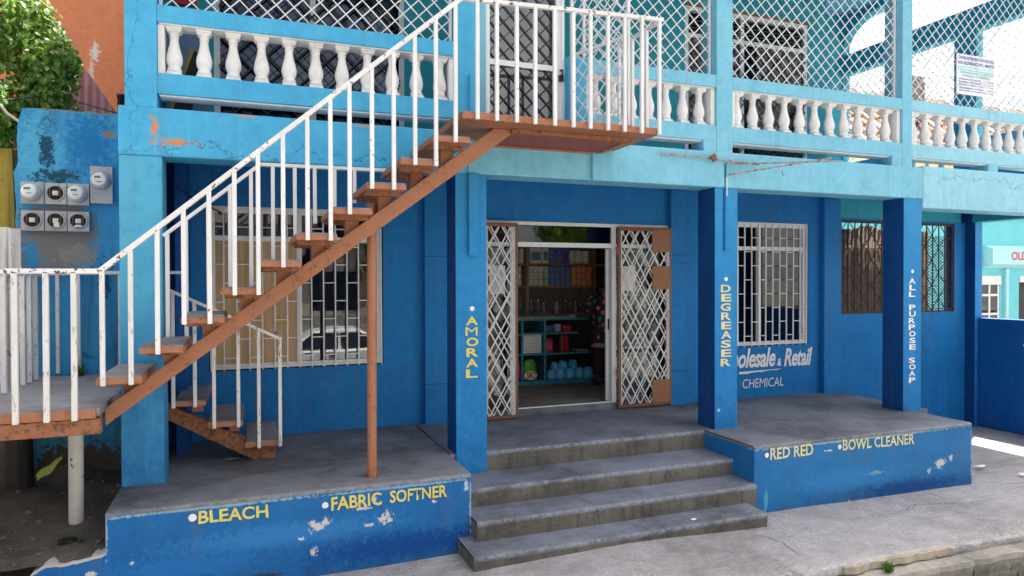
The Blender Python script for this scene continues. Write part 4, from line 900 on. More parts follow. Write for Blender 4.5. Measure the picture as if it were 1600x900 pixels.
m_tile = NT("terracotta_tiles"); wv = m_tile.n.new("ShaderNodeTexWave"); wv.inputs["Scale"].default_value = 1.1; wv.inputs["Distortion"].default_value = .6; m_tile.L(m_tile.pos, wv.inputs["Vector"])
m_tile = m_tile.fin(m_tile.mix(m_tile.rng(m_tile.noise(1.2), .4, .65), (.26,.105,.04), (.33,.16,.07)), .85, m_tile.bump(wv.outputs[0], .8, .05))
mb = MB(); xx = 19.
while xx < 42:
    for zz in range(7):
        y0 = 15+zz*.62; z0 = 7.1+zz*.52
        mb.add([(xx, y0, z0), (xx+.5, y0, z0), (xx+.5, y0+.68, z0+.50), (xx, y0+.68, z0+.50), (xx+.25, y0, z0+.16), (xx+.25, y0+.68, z0+.62)], [(0,4,5,3), (4,1,2,5), (0,1,4)])
    xx += .5
mb.build("roof", m_tile, TH)
mb = MB()
for k in range(12):
    xx = 19.2+k*2.0; mb.bar((xx, 14.95, 7.18), (xx+.35, 19.4, 10.78), .14, .14)
mb.build("roof_ridge", m_white, TH)
box(19.3, 41.7, 15.3, 24, -1, 7.05).build("wall", paint("yellow_house_paint", col=(.55,.42,.2), dirt=.2), TH)
MB().box(27.2, 28.3, 16.3, 17, 8.6, 10.6).build("chimney", plain("brown_chimney", (.16,.10,.08), .9), TH)
ZF = thing("zinc_fence", "brown corrugated zinc fence in the passage behind the grille", "fence", (10, 3.6, -.6))
mb = MB(); n = 160; vs = []
for k in range(n+1):
    x = 7.7+4.52*k/n; y = 3.6+.02*math.sin(x*2*math.pi/.11); zt = 2.47+.06*math.sin(x*3.1)+.02*math.sin(x*9); vs += [(x, y, -.6), (x, y, zt), (x, y+.004, zt), (x, y+.004, -.6)]
mb.add(vs, [(i*4+k, (i+1)*4+k, (i+1)*4+k+1, i*4+k+1) for i in range(n) for k in range(3)], True)
mb.build("sheet", metal_paint("weathered_brown_zinc", (.135,.095,.07), .55, (.12,.06,.03), .8), ZF); mb = MB()
for x in (8.2, 10., 12.1): mb.box(x, x+.08, 3.63, 3.71, -.6, 2.3)
mb.build("posts", m_shelf, ZF)
# litter on the pavement
random.seed(8)
def scrap(x, y, z, s, m, lab):
    vs = []; n = 7
    for k in range(n): a = 2*math.pi*k/n; rr = s*random.uniform(.6, 1.2); vs.append((x+rr*math.cos(a)*1.5, y+rr*math.sin(a), z+random.uniform(.002, .25*s)))
    o = MB().add(vs+[(x, y, z+.35*s)], [(k, (k+1) % n, n) for k in range(n)]).build("paper_scrap", m, None, loc=(x, y, z)); tag(o, lab, "litter", None)
scrap(8.0, -.35, -.64, .05, m_wht, "white paper scrap on the pavement just right of the porch end")
scrap(7.55, -.55, -.64, .045, plain("grey_scrap", (.4,.4,.4), .7), "grey crumpled scrap on the pavement at the porch corner")
scrap(8.1, -.75, -.64, .04, m_wht, "small white scrap on the pavement furthest right")
scrap(3.55, -.95, -.505, .022, m_wht, "tiny white scrap on the bottom step")
scrap(5.0, .95, .002, .03, m_wht, "small white scrap on the right porch floor by the wall")
scrap(-.15, .55, .002, .05, plain("dry_leaf", (.3,.26,.2), .8), "dry crumpled leaf on the porch floor under the short flight")
# wall bracket with pipes
m_dull = metal_paint("dull_rusty_rod", (.42,.40,.38), .50, (.20,.11,.06), soft=.12)
SBK = thing("pipe_bracket", "rusty white pipe bracket fixed across the blue beam", "bracket", (4.6, 0, 2.75))
MB().tube([(3.82, -.04, 2.80), (4.42, -.045, 2.795)], .010, 8).build("pipe", m_dull, SBK)
MB().tube([(4.40, -.05, 2.785), (5.02, -.05, 2.765)], .010, 8).build("pipe", m_dull, SBK); MB().tube([(4.63, -.05, 2.745), (5.85, -.35, 2.80)], .008, 8).build("pipe", m_dull, SBK)
MB().bar((4.63, -.03, 2.635), (5.60, -.45, 2.80), .016, .016).build("arm", m_dull, SBK); MB().box(4.622, 4.640, -.04, -.012, 2.62, 2.77).build("wall_plate", m_upper, SBK)
MB().tube([(4.40, -.06, 2.80), (4.43, -.08, 2.83), (4.46, -.06, 2.80), (4.43, -.06, 2.76), (4.40, -.07, 2.79), (4.45, -.075, 2.82), (4.47, -.05, 2.77)], .012, 8).build("wire_wrap", m_railr, SBK)
MB().tube([(5.1, -.30, 2.68), (5.1, -.30, 2.64), (5.115, -.30, 2.615), (5.13, -.30, 2.63)], .005, 6).build("hook", m_dull, SBK)
# church notice on the upper lattice
CS = thing("notice_board", "white church notice with service times on the veranda lattice", "sign", (8.45, .07, 3.8))
box(8.12, 8.80, .055, .067, 3.83, 4.32).build("board", plain("white_board", (.85,.87,.88), .4), CS)
m_ink = plain("blue_ink", (.10,.10,.42), .5); m_ink2 = plain("teal_ink", (.05,.60,.55), .5); m_ink3 = plain("pale_teal", (.55,.85,.82), .5)
def ln(t_, a, b, z, h, m): write(t_, a, b, z, z+h, .0515, m, CS, .015)
ln("DIVINE INTERVENTION HEALING", 8.145, 8.775, 4.255, .042, m_ink); ln("AND DELIVERANCE INTL. MINISTRY", 8.13, 8.79, 4.195, .042, m_ink)
box(8.14, 8.78, .0525, .0545, 4.125, 4.172).build("banner", m_ink2, CS); box(8.146, 8.774, .051, .0522, 4.131, 4.166).build("banner_field", m_ink3, CS)
ln("CHANGE MINDS & DESTINIES", 8.17, 8.77, 4.09, .022, plain("grey_ink", (.4,.4,.5), .5)); ln("SCHEDULE OF SERVICES", 8.21, 8.70, 4.045, .034, m_ink2)
for k, t_ in enumerate(("SUNDAY SCHOOL ......... 9 am", "SUNDAY WORSHIP ....... 11 am", "MONDAY BIBLE STUDY ..... 7 pm", "WEDNESDAY FASTING ..... 10 am", "FRIDAY PRAYER MEETING .. 7 pm")): ln(t_, 8.15, 8.77, 4.005-k*.036, .022, m_ink)

# ================================================================== SHOP INTERIOR
I = B
box(1.9, 5.6, 4.0, 4.1, 0, 2.73).build("interior_wall", m_inwall, I); box(1.8, 1.9, 1.57, 4.1, 0, 2.73).build("interior_wall", m_inwall, I); box(5.6, 5.7, 1.57, 4.1, 0, 2.73).build("interior_wall", m_inwall, I)
box(1.9, 5.6, 1.60, 4.0, .0, .078).build("interior_floor", m_infloor, I); box(1.9, 5.6, 1.57, 4.0, 2.66, 2.735).build("interior_ceiling", m_inwall, I)
WS = thing("wall_shelving", "tall brown wooden shelving at the back of the shop", "shelf", (4.2, 3.6, .08))
for x in (3.20, 3.80, 4.90, 5.5): box(x-.02, x+.02, 3.40, 3.80, .08, 2.5).build("upright", m_shelf, WS)
for z in (1.035, 1.455, 1.785, 2.25):
    for a, b in ((3.225, 3.775), (3.825, 4.875), (4.925, 5.475)): box(a, b, 3.42, 3.80, z-.012, z+.012).build("shelf_board", m_shelf, WS)
box(3.18, 5.52, 3.80, 3.815, .08, 2.5).build("back_panel", plain("dark_back_panel", (.05,.05,.05), .8), WS)
CN = thing("shop_counter", "teal painted counter with open compartments", "counter", (4.2, 3.2, .08))
box(3.1, 4.60, 2.98, 3.38, .985, 1.01).build("counter_top", m_teale, CN, .004); box(3.1, 4.3, 3.0, 3.3, 1.011, 1.04).build("top_board", plain("grey_counter_board", (.3,.3,.29), .5), CN)
box(3.1, 4.96, 2.99, 3.36, .080, .14).build("plinth", m_teale, CN); box(3.1, 4.96, 3.36, 3.375, .14, .98).build("back_panel", plain("dark_counter_back", (.025,.03,.035), .8), CN)
for z, x1 in ((.80, 4.42), (.51, 4.96)): box(3.1, x1, 2.99, 3.36, z-.012, z+.012).build("shelf_board", m_teale, CN)
for x in (3.12, 3.55, 3.895): box(x-.015, x+.015, 2.985, 3.36, .14, .984).build("divider", m_teale, CN)
MB().box(3.12, 4.60, 2.985, 2.987, 1.012, 2.30).build("wire_mesh", mesh_mat("counter_wire_mesh", (.42,.36,.30), 15, .012), CN)
# goods
random.seed(21)
def roll_proto():
    t_ = thing("tissue_roll", "white wrapped tissue roll stacked on the middle shelf", "tissue roll", (0, 0, -50))
    MB().lathe([(0, 0), (.034, .002), (.040, .008), (.040, .088), (.034, .096), (.012, .097), (.010, .09), (0, .09)], (0, 0, -50), 14).build("wrapper", None, t_)
    return t_
RP = roll_proto(); first = [True]
def roll_mat(nm, c, c2): 
    t = NT(nm); k = t.vor(38); return t.fin(t.mix(t.rng(k, .3, .36), c2, c), .45, None, .4)
RM = {'white': roll_mat("white_roll_wrap", (.84,.81,.79), (.55,.42,.42)), 'green': roll_mat("green_roll_wrap", (.42,.66,.46), (.7,.75,.7)), 'blue': roll_mat("blue_roll_wrap", (.05,.22,.62), (.5,.2,.3)), 'orange': roll_mat("orange_roll_wrap", (.85,.25,.07), (.85,.5,.3))}
RL = {'white': "white wrapped tissue roll in the stacks on the middle shelf", 'green': "pale green tissue roll between the white and blue stacks", 'blue': "blue wrapped tissue roll on the middle shelf", 'orange': "orange wrapped tissue roll at the right of the middle shelf"}
protos = {}
for k in RM:
    protos[k] = RP if k == 'white' else copy_tree(RP)
    if k != 'white':
        protos[k].children[0].data = protos[k].children[0].data.copy()
    o = protos[k].children[0]; o.data.materials.clear(); o.data.materials.append(RM[k]); protos[k]['label'] = RL[k]; protos[k]['group'] = k+" tissue rolls on the middle shelf"
used = set()
def put(k, x, y, z):
    o = protos[k] if k not in used else copy_tree(protos[k]); used.add(k); o.location = (x, y, z); o.rotation_euler[2] = random.uniform(-.3, .3) if o.rotation_euler else 0
cols = [('white', 3.60), ('white', 3.69)]+[('white', 3.87+.085*i) for i in range(3)]+[('green', 4.13)]+[('blue', 4.225+.085*i) for i in range(4)]+[('orange', 4.575+.087*i) for i in range(4)]
for k, x in cols:
    for j in range(3): put(k, x+random.uniform(-.004, .004), 3.475+random.uniform(-.006, .006), 1.4675+j*.0985)
def pack(x0, x1, z, h, m, nm, lab, cat, y=3.45, d=.14, grp=None, band=None):
    t_ = thing(nm, lab, cat, ((x0+x1)/2, y+d/2, z), grp)
    box(x0+.004, x1-.004, y, y+d, z, z+h).build("wrapper", m, t_, .014)
    if band: box(x0+.02, x1-.02, y-.003, y+.002, z+h*.2, z+h*.75).build("printed_band", band, t_)
    return t_
m_bw = roll_mat("blue_print", (.03,.12,.42), (.5,.55,.6)); m_tb = roll_mat("teal_print", (.03,.28,.38), (.4,.5,.35)); m_pw = plain("white_wrap", (.85,.83,.81), .4); m_pb = plain("blue_wrap", (.08,.13,.52), .4)
pack(3.86, 4.05, 1.7975, .235, m_pw, "napkin_pack", "white napkin pack with a large blue-teal print, left on the top shelf", "pack", band=m_tb)
pack(4.055, 4.17, 1.7975, .235, m_pw, "napkin_pack", "narrow white napkin pack with a teal print on the top shelf", "pack", band=m_tb)
pack(4.175, 4.275, 1.7975, .235, m_pb, "napkin_pack", "plain blue pack between the teal-printed pack and another blue pack", "pack", band=m_bw)
pack(4.28, 4.395, 1.7975, .245, m_pb, "napkin_pack", "blue pack with a round white print on the top shelf", "pack", band=m_bw)
pack(4.40, 4.50, 1.7975, .23, m_pb, "napkin_pack", "blue pack beside the plain white rolls on the top shelf", "pack", band=plain("indigo_print", (.05,.04,.25), .4))
for k in range(3): 
    t_ = thing("paper_towel_roll", "plain white paper towel roll at the right of the top shelf", "paper roll", (4.57+.115*k, 3.52, 1.7975), "plain paper towel rolls on the top shelf")
    MB().lathe([(0, 0), (.05, .003), (.054, .012), (.054, .19), (.048, .2), (.015, .2), (.013, .17), (0, .17)], (4.57+.115*k, 3.52, 1.7975), 16).build("roll", m_pw, t_)
def bottle(x, y, z, h, rad, m, lab, capm, grp=None):
    t_ = thing("bottle", lab, "bottle", (x, y, z), grp)
    MB().lathe([(0, 0), (rad, .003), (rad, h*.58), (rad*.85, h*.68), (rad*.34, h*.80), (rad*.34, h*.88)], (x, y, z), 12).build("body", m, t_)
    MB().lathe([(rad*.42, h*.88), (rad*.42, h), (0, h)], (x, y, z), 10).build("cap", capm, t_)
m_clear = plain("clear_bottle_plastic", (.16,.18,.18), .15, .6); m_cap = plain("white_cap", (.65,.65,.63), .4); m_bb = plain("blue_bottle_plastic", (.03,.10,.26), .2, .6); m_mb = plain("milky_bottle", (.5,.5,.47), .3)
bottle(3.72, 3.5, 1.0475, .28, .035, m_bb, "tall dark blue bottle beside the shelf upright", m_bb); bottle(3.60, 3.5, 1.0475, .27, .04, plain("navy_bottle", (.03,.04,.10), .2, .6), "tall navy bottle at the left of the bottle shelf", m_bb)
bottle(3.89, 3.48, 1.0475, .21, .026, m_clear, "slim clear bottle nearest the shelf upright", m_cap); bottle(4.0, 3.48, 1.0475, .22, .03, m_clear, "clear bottle with white cap, second on the bottle shelf", m_cap)
bottle(4.30, 3.48, 1.0475, .19, .032, m_mb, "milky white bottle in the middle of the bottle shelf", m_cap); bottle(4.19, 3.5, 1.0475, .14, .03, m_bb, "short blue bottle left of the milky one", m_bb)
bottle(4.46, 3.5, 1.0475, .20, .03, plain("dark_bottle", (.03,.03,.03), .2, .6), "dark bottle right of the milky one", m_cap); bottle(4.37, 3.5, 1.0475, .13, .025, plain("amber_bottle", (.12,.07,.04), .2, .6), "short amber bottle just right of the milky one", m_cap)
# counter goods
for k in range(8):
    pack(3.575, 3.87, .5235+k*.0335, .0325, plain("foam_white", (.85,.86,.83), .5), "foam_tray", "white foam tray in the stack inside the counter", "tray", 3.03, .2, "stacked white foam trays")
def bag(x, y, z, w, h, m, nm, lab, cat, grp=None, d=.10):
    t_ = thing(nm, lab, cat, (x, y, z), grp); p = [(.30, 0), (.48, .03), (.52, .25), (.50, .55), (.40, .82), (.30, .97), (.12, 1.0), (0, 1.0)]
    mb = MB().lathe([(0, z)]+[(a*w, z+b*h) for a, b in p], (x, y, 0), 16, 1, d/w)
    mb.v = [v+Vector((noise.noise(v*17), noise.noise(v*17+Vector((5,0,0))), noise.noise(v*15+Vector((0,9,0)))))*w*.09 for v in mb.v]
    mb.build("bag_body", m, t_); return t_
m_sk = NT("green_detergent_wrap"); m_sk = m_sk.fin(m_sk.mix(m_sk.rng(m_sk.noise(9), .45, .6), (.06,.33,.03), (.14,.5,.06)), .3)
bg_ = bag(3.68, 3.05, .142, .22, .30, m_sk, "detergent_bag", "green detergent bag with red lettering in the lower compartment", "bag", d=.1)
mb = MB().add([(3.675+.095*math.cos(t_), 2.985, .222+.062*math.sin(t_)) for t_ in [2*math.pi*k/20 for k in range(20)]], [tuple(range(20))]); mb.build("label_patch", m_wht, bg_)
write("SK!", 3.605, 3.745, .18, .27, 2.98, plain("red_print", (.55,.02,.02), .4), bg_, .03, .1)
bag(3.47, 3.05, .142, .16, .30, plain("pink_detergent_wrap", (.60,.06,.28), .3), "detergent_bag", "pink detergent bag at the left end of the counter", "bag", d=.1)
pack(3.93, 4.06, .8135, .10, plain("navy_carton", (.08,.09,.22), .4), "soap_carton", "navy carton on the upper counter shelf", "carton", 3.03, .2); pack(4.065, 4.17, .8135, .115, roll_mat("lilac_print", (.30,.30,.50), (.6,.55,.65)), "soap_carton", "lilac patterned carton beside the red cartons", "carton", 3.03, .2)
pack(4.18, 4.33, .8135, .048, plain("red_carton", (.52,.03,.05), .35), "soap_carton", "lower red carton on the upper counter shelf", "carton", 3.03, .2); pack(4.19, 4.34, .8625, .045, plain("red_carton_top", (.55,.04,.06), .35), "soap_carton", "upper red carton lying on another red one", "carton", 3.03, .2)
pack(3.93, 4.04, .5235, .20, plain("red_bag", (.50,.03,.07), .35), "soap_carton", "red and blue packet in the middle counter compartment", "carton", 3.03, .14, band=plain("pink_print", (.6,.1,.2), .4))
pack(4.17, 4.30, .5235, .25, plain("dark_red_bag", (.30,.02,.04), .35), "coffee_bag", "dark red bag with a beige top in the middle compartment", "bag", 3.05, .1, band=plain("red_gloss", (.45,.02,.04), .3))
pack(4.40, 4.60, .5235, .03, plain("beige_packet", (.36,.28,.18), .5), "packet", "flat beige packet on the middle counter shelf", "packet", 3.03, .2)
for k, (x, y, z, s) in enumerate(((4.02,3.06,.142,.14), (4.15,3.03,.142,.16), (4.31,3.03,.142,.16), (4.46,3.05,.142,.15), (4.60,3.04,.142,.15), (4.74,3.05,.142,.14), (4.10,3.12,.26,.12), (4.22,3.1,.27,.13), (4.38,3.1,.28,.13))):
    bag(x, y, z, s, s*1.0, plain("blue_plastic_bag", (.12,.48,.75), .25) if k == 0 else bpy.data.materials["blue_plastic_bag"], "plastic_bag", "pale blue knotted plastic bag heaped at the bottom of the counter", "bag", "blue plastic bags in the counter", .15)
random.seed(77)
for k, (x, w_, h_, c, lab) in enumerate(((3.25,.10,.16,(.6,.5,.2),"yellow carton on the grey counter board"), (3.38,.07,.12,(.15,.4,.2),"small green carton on the grey counter board"), (4.32,.09,.05,(.6,.58,.55),"flat white carton at the right end of the counter top"))):
    pack(x, x+w_, 1.0415 if x < 4.3 else 1.0115, h_, plain("carton_colour_%s" % "abc"[k], c, .5), "carton", lab, "carton", 3.05, .12)
for k, (x, h_, rad, c, lab) in enumerate(((4.10,.17,.022,(.3,.3,.28),"slim grey bottle on the bottle shelf"), (4.54,.16,.026,(.10,.06,.03),"brown bottle toward the right of the bottle shelf"), (4.62,.19,.028,(.25,.26,.25),"pale bottle near the right end of the bottle shelf"), (4.71,.13,.024,(.05,.05,.12),"short dark blue bottle near the right end of the bottle shelf"), (4.80,.17,.026,(.04,.04,.04),"black bottle at the right end of the bottle shelf"))):
    bottle(x, 3.5, 1.0475, h_, rad, plain("bottle_colour_%s" % "abcde"[k], c, .2, .6), lab, m_cap)
for k in range(7): pack(3.25+.075*k, 3.315+.075*k, 1.7975, .22, m_pw, "napkin_pack", "white napkin pack in the row on the far left of the top shelf", "pack", grp="white packs on the far left of the top shelf")
# goods seen through the right gate and side window
DS = thing("display_stand", "white display stand behind the right gate glass", "stand", (4.5, 1.9, .08))
box(4.48, 4.84, 1.62, 1.95, .08, .34).build("base", plain("white_panel", (.55,.55,.55), .5), DS); box(4.48, 4.84, 1.62, 1.95, .34, .36).build("shelf_board", m_alum, DS)
m_bund = roll_mat("bundle_print", (.75,.77,.82), (.13,.16,.40))
bag(4.62, 1.78, .361, .30, .50, m_bund, "wrapped_bundle", "large grey and navy plastic wrapped bundle behind the right gate", "bundle", d=.3); bag(4.76, 1.95, .361, .24, .62, plain("dark_bundle", (.06,.07,.12), .4), "wrapped_bundle", "dark wrapped bundle behind the right gate", "bundle", d=.26)
NP = box(4.17, 4.42, 1.430, 1.433, 1.42, 1.72).build("paper_notice", plain("aged_white_paper", (.78,.75,.73), .8)); tag(NP, "plain white paper notice taped inside the right side pane", "notice")
bag(2.62, 1.75, .08, .30, .75, plain("brown_sack", (.35,.17,.07), .7), "sack", "tall brown sack behind the left gate", "sack", d=.3)
NP2 = box(2.53, 2.72, 1.430, 1.433, 1.40, 1.72).build("paper_notice", plain("white_paper", (.78,.78,.76), .8)); tag(NP2, "plain white paper notice behind the left gate", "notice")

# woman at the counter, seen from behind
PX, PY, PZ = 4.66, 2.66, .10
PN = thing("person", "woman in a floral blouse standing at the counter, seen from behind", "person", (PX, PY, PZ))
def skin(name, verts, edges, rad, mat, parent, lv=2):
    me = bpy.data.meshes.new(name); me.from_pydata([Vector(v)+Vector((PX, PY, PZ))-(parent.location) for v in verts], edges, []); o = bpy.data.objects.new(name, me); COL.objects.link(o)
    m = o.modifiers.new("skin", 'SKIN'); 
    if not me.skin_vertices: me.skin_vertices.new()
    for v, q in zip(me.skin_vertices[0].data, rad): v.radius = q if isinstance(q, tuple) else (q, q)
    me.skin_vertices[0].data[0].use_root = True
    s_ = o.modifiers.new("sub", 'SUBSURF'); s_.levels = lv; s_.render_levels = lv; m.use_smooth_shade = True
    me.materials.append(mat); o.parent = parent; return o
m_skin = plain("brown_skin", (.13,.065,.04), .5); m_hair = plain("black_hair", (.008,.007,.007), .5)
bv = [(0,0,.80), (0,.01,.95), (0,.0,1.12), (0,0,1.24), (0,.02,1.30), (0,.03,1.36), (0,.045,1.44), (0,.04,1.49),
      (-.10,0,.74), (-.105,.0,.44), (-.10,-.02,.10), (-.105,.06,.03), (-.108,.15,.02),
      (.10,0,.74), (.105,0,.44), (.10,-.02,.10), (.105,.06,.03), (.108,.15,.02),
      (-.16,0,1.22), (-.205,.01,1.02), (-.17,.20,.93), (-.13,.27,.93), (.16,0,1.22), (.205,.01,1.02), (.17,.20,.93), (.13,.27,.93)]
be = [(0,1),(1,2),(2,3),(3,4),(4,5),(5,6),(6,7),(0,8),(8,9),(9,10),(10,11),(11,12),(0,13),(13,14),(14,15),(15,16),(16,17),(3,18),(18,19),(19,20),(20,21),(3,22),(22,23),(23,24),(24,25)]
br = [(.15,.11), (.125,.095), (.14,.10), (.12,.09), .055, (.072,.085), (.078,.09), .055, .085, .055, .035, .035, .025, .085, .055, .035, .035, .025, .052, .040, .028, .025, .052, .040, .028, .025]
skin("body", bv, be, br, m_skin, PN)
for sx in (-1, 1):
    hx, hy, hz = sx*.13, .29, .93
    hv = [(hx, hy-.02, hz), (hx-sx*.005, hy+.03, hz-.002)]; he = [(0,1)]; hrad = [.022, .026]
    for k, (dx, L_) in enumerate(((-.027, .055), (-.009, .066), (.009, .062), (.027, .048))):
        b0 = len(hv); hv += [(hx+dx*.8, hy+.055, hz), (hx+dx, hy+.055+L_*.5, hz+.002), (hx+dx*1.05, hy+.055+L_*.95, hz-.012)]; he += [(1, b0), (b0, b0+1), (b0+1, b0+2)]; hrad += [.010, .0085, .0075]
    b0 = len(hv); hv += [(hx-sx*.035, hy+.025, hz-.004), (hx-sx*.052, hy+.055, hz-.008)]; he += [(0, b0), (b0, b0+1)]; hrad += [.011, .009]
    skin("hand", hv, he, hrad, m_skin, PN, 1)
def ell(name, prof, mat, c=(0,0)):
    mb = MB(); n = 24; vs = [(PX+c[0]+a*math.cos(2*math.pi*k/n), PY+c[1]+b*math.sin(2*math.pi*k/n), PZ+z) for a, b, z in prof for k in range(n)]
    mb.add(vs, [(i*n+k, i*n+(k+1) % n, (i+1)*n+(k+1) % n, (i+1)*n+k) for i in range(len(prof)-1) for k in range(n)], True); return mb
t = NT("floral_fabric"); e = t.vor(13, 'F1', "Distance"); cc = t.vor(13, 'F1', "Color"); sx_ = t.sep(cc)
flow = t.mth('MULTIPLY', t.rng(t.mth('ADD', e, t.rng(t.noise(60), .3, .7, -.15, .15)), .42, .36), t.rng(sx_[0], .35, .4))
leafm = t.mth('MULTIPLY', t.rng(e, .4, .34), t.rng(sx_[0], .34, .3))
m_floral = t.fin(t.mix(flow, t.mix(leafm, (.010,.012,.016), (.03,.24,.17)), t.mix(t.rng(sx_[1], .3, .7), (.90,.14,.20), (.95,.32,.38))), .7)
bl = ell("blouse", [(.195,.155,.56), (.192,.15,.66), (.180,.14,.78), (.165,.125,.92), (.17,.125,1.05), (.185,.125,1.17), (.175,.115,1.24), (.11,.085,1.285), (.068,.065,1.30)], m_floral)
for sx in (-1, 1): bl.tube([(PX+sx*.14, PY, PZ+1.225), (PX+sx*.195, PY+.005, PZ+1.12), (PX+sx*.215, PY+.012, PZ+1.0)], [.072, .070, .066], 14, False)
bl.build("blouse", m_floral, PN)
ell("hem", [(.198,.158,.52), (.200,.160,.565), (.194,.154,.58)], None).build("blouse_hem", plain("dusty_pink_fabric", (.42,.20,.22), .8), PN)
tr = MB()
for sx in (-1, 1): tr.tube([(PX+sx*.085, PY, PZ+.80), (PX+sx*.10, PY, PZ+.62), (PX+sx*.105, PY+.0, PZ+.40), (PX+sx*.10, PY-.015, PZ+.13)], [.108, .105, .085, .070], 16, False)
tr.build("trousers", plain("dark_brown_trousers", (.035,.015,.012), .8), PN)
hb = MB().lathe([(0, -.12), (.06, -.11), (.092, -.06), (.10, 0), (.092, .06), (.06, .10), (0, .112)], (PX, PY+.012, PZ+1.445), 18, .92, 1.02); hb.lathe([(0, -.05), (.04, -.035), (.052, 0), (.04, .035), (0, .05)], (PX, PY-.095, PZ+1.46), 14); hb.build("hair", m_hair, PN)
fc = MB().lathe([(.013, -.02), (.016, 0), (.006, .02), (0, .03)], (PX, PY+.132, PZ+1.40), 8); fc.build("nose", m_skin, PN)
for sx in (-1, 1):
    MB().lathe([(0, -.009), (.011, 0), (0, .009)], (PX+sx*.033, PY+.118, PZ+1.425), 8).build("eye", m_wht, PN); MB().lathe([(0, -.03), (.014, -.01), (.016, .012), (0, .03)], (PX+sx*.083, PY+.045, PZ+1.42), 8, .7, 1).build("ear", m_skin, PN)
    MB().lathe([(0, 0), (.045, .0), (.045, .03), (.03, .06), (0, .065)], (PX+sx*.105, PY+.06, PZ+.001), 12, .9, 2.4).build("shoe", m_black, PN)
MB().box(PX-.022, PX+.022, PY+.112, PY+.122, PZ+1.372, PZ+1.382).build("mouth", plain("lips", (.2,.06,.05), .5), PN)

# ================================================================== ACROSS THE STREET (seen in the window reflections)
struct(grid_sheet("far_pavement", -40, 60, -22, -12.2, lambda x, y: -.86, 2, 2, m_pave))
OP = thing("opposite_house", "cream house across the street mirrored in the windows", "house", (3, -19, -.9))
wall_holes(MB(), [-6, 9], [-.9, 3.6], -18, -18.2, [(-4.5, -2.8, .4, 1.9), (-.6, .5, -.9, 1.5), (2.2, 4., .4, 1.9), (6, 7.6, .4, 1.9)]).build("wall", paint("cream_render", col=(.50,.45,.36), dirt=.3), OP)
box(-6, 9, -24, -18.21, -.9, 3.5).build("wall", m_black, OP)
MB().prism([(-17.3, 3.6), (-21, 5.4), (-24.6, 3.6)], -6.6, 9.6, 'X').build("roof", plain("brown_roof_sheet", (.10,.075,.06), .6), OP)
GW2 = box(-30, 40, -13.2, -13.0, -.9, .5).build("street_wall", concrete("grey_block_wall", (.30,.29,.27), .6)); tag(GW2, "grey block wall along the far side of the street", "wall")
def tree(x, y, h, rad, seed, label):
    random.seed(seed); t_ = thing("tree", label, "tree", (x, y, -.9), "trees across the street")
    MB().tube([(x, y, -.95), (x+.1, y, -.9+h*.35), (x-.05, y+.1, -.9+h*.6)], [.2, .15, .09], 10).build("trunk", m_stem, t_)
    p = []
    for _ in range(1500):
        d = Vector((random.gauss(0, 1), random.gauss(0, 1), random.gauss(0, 1))).normalized(); q = random.uniform(.55, 1)*(1+.4*noise.noise(d*2.1+Vector((seed, 0, 0))))
        p.append((Vector((x+d.x*rad*q, y+d.y*rad*q, -.9+h*.68+d.z*rad*.75*q)), d+Vector((0, 0, .4)), 1))
    leaf_cloud("crown", p, m_leaf, t_, .34)
tree(-3.5, -15, 6.2, 2.2, 31, "broad green tree across the street mirrored in the left window"); tree(5.5, -15.5, 5.6, 2.0, 32, "round green tree across the street mirrored in the door glass"); tree(13, -16, 7, 2.6, 33, "tall green tree across the street mirrored in the right window")
CR = thing("parked_car", "white saloon car parked across the road, mirrored in the left window", "car", (1.75, -8.4, -1.0))
m_car = plain("white_car_paint", (.75,.76,.76), .2, .6, var=.02); m_cg = plain("dark_car_glass", (.02,.025,.03), .05, .7)
cx, cz = 1.75, -1.0
low = [(-2.2,.35), (-2.18,.62), (-2.05,.76), (-1.2,.90), (-1.0,.93), (1.35,.95), (2.0,.93), (2.2,.80), (2.22,.45), (2.1,.30), (-2.05,.25)]
MB().prism([(cx+a, cz+b) for a, b in low], -9.2, -7.55).build("body", m_car, CR, .06, seg=3)
cab = [(-1.05,.92), (-.35,1.36), (.15,1.42), (.75,1.40), (1.5,.94)]
mb = MB(); n = len(cab); vs = []
for y, k in ((-9.12, 1), (-7.63, -1)):
    for a, b in cab: vs.append((cx+a*(1 if b < 1 else .96), y+k*(b-.92)*.32, cz+b))
mb.add(vs, [tuple(range(n)), tuple(range(2*n-1, n-1, -1))]+[(i, i+n, (i+1) % n+n, (i+1) % n) for i in range(n)]); mb.build("cabin", m_car, CR, .04, seg=3)
for a0, a1, a2, a3 in ((-.86, -.34, .22, .20), (.28, .26, .72, 1.22)):
    zb, zt = cz+.96, cz+1.33; f_ = lambda z: -7.63-(z-cz-.92)*.32+.012
    MB().add([(cx+a0, f_(zb), zb), (cx+a1, f_(zt), zt), (cx+a2, f_(zt), zt), (cx+a3, f_(zb), zb)], [(0,1,2,3)]).build("side_window", m_cg, CR)
for a in (.0, 1.0): box(cx+a, cx+a+.16, -7.545, -7.525, cz+.80, cz+.83).build("door_handle", m_black, CR)
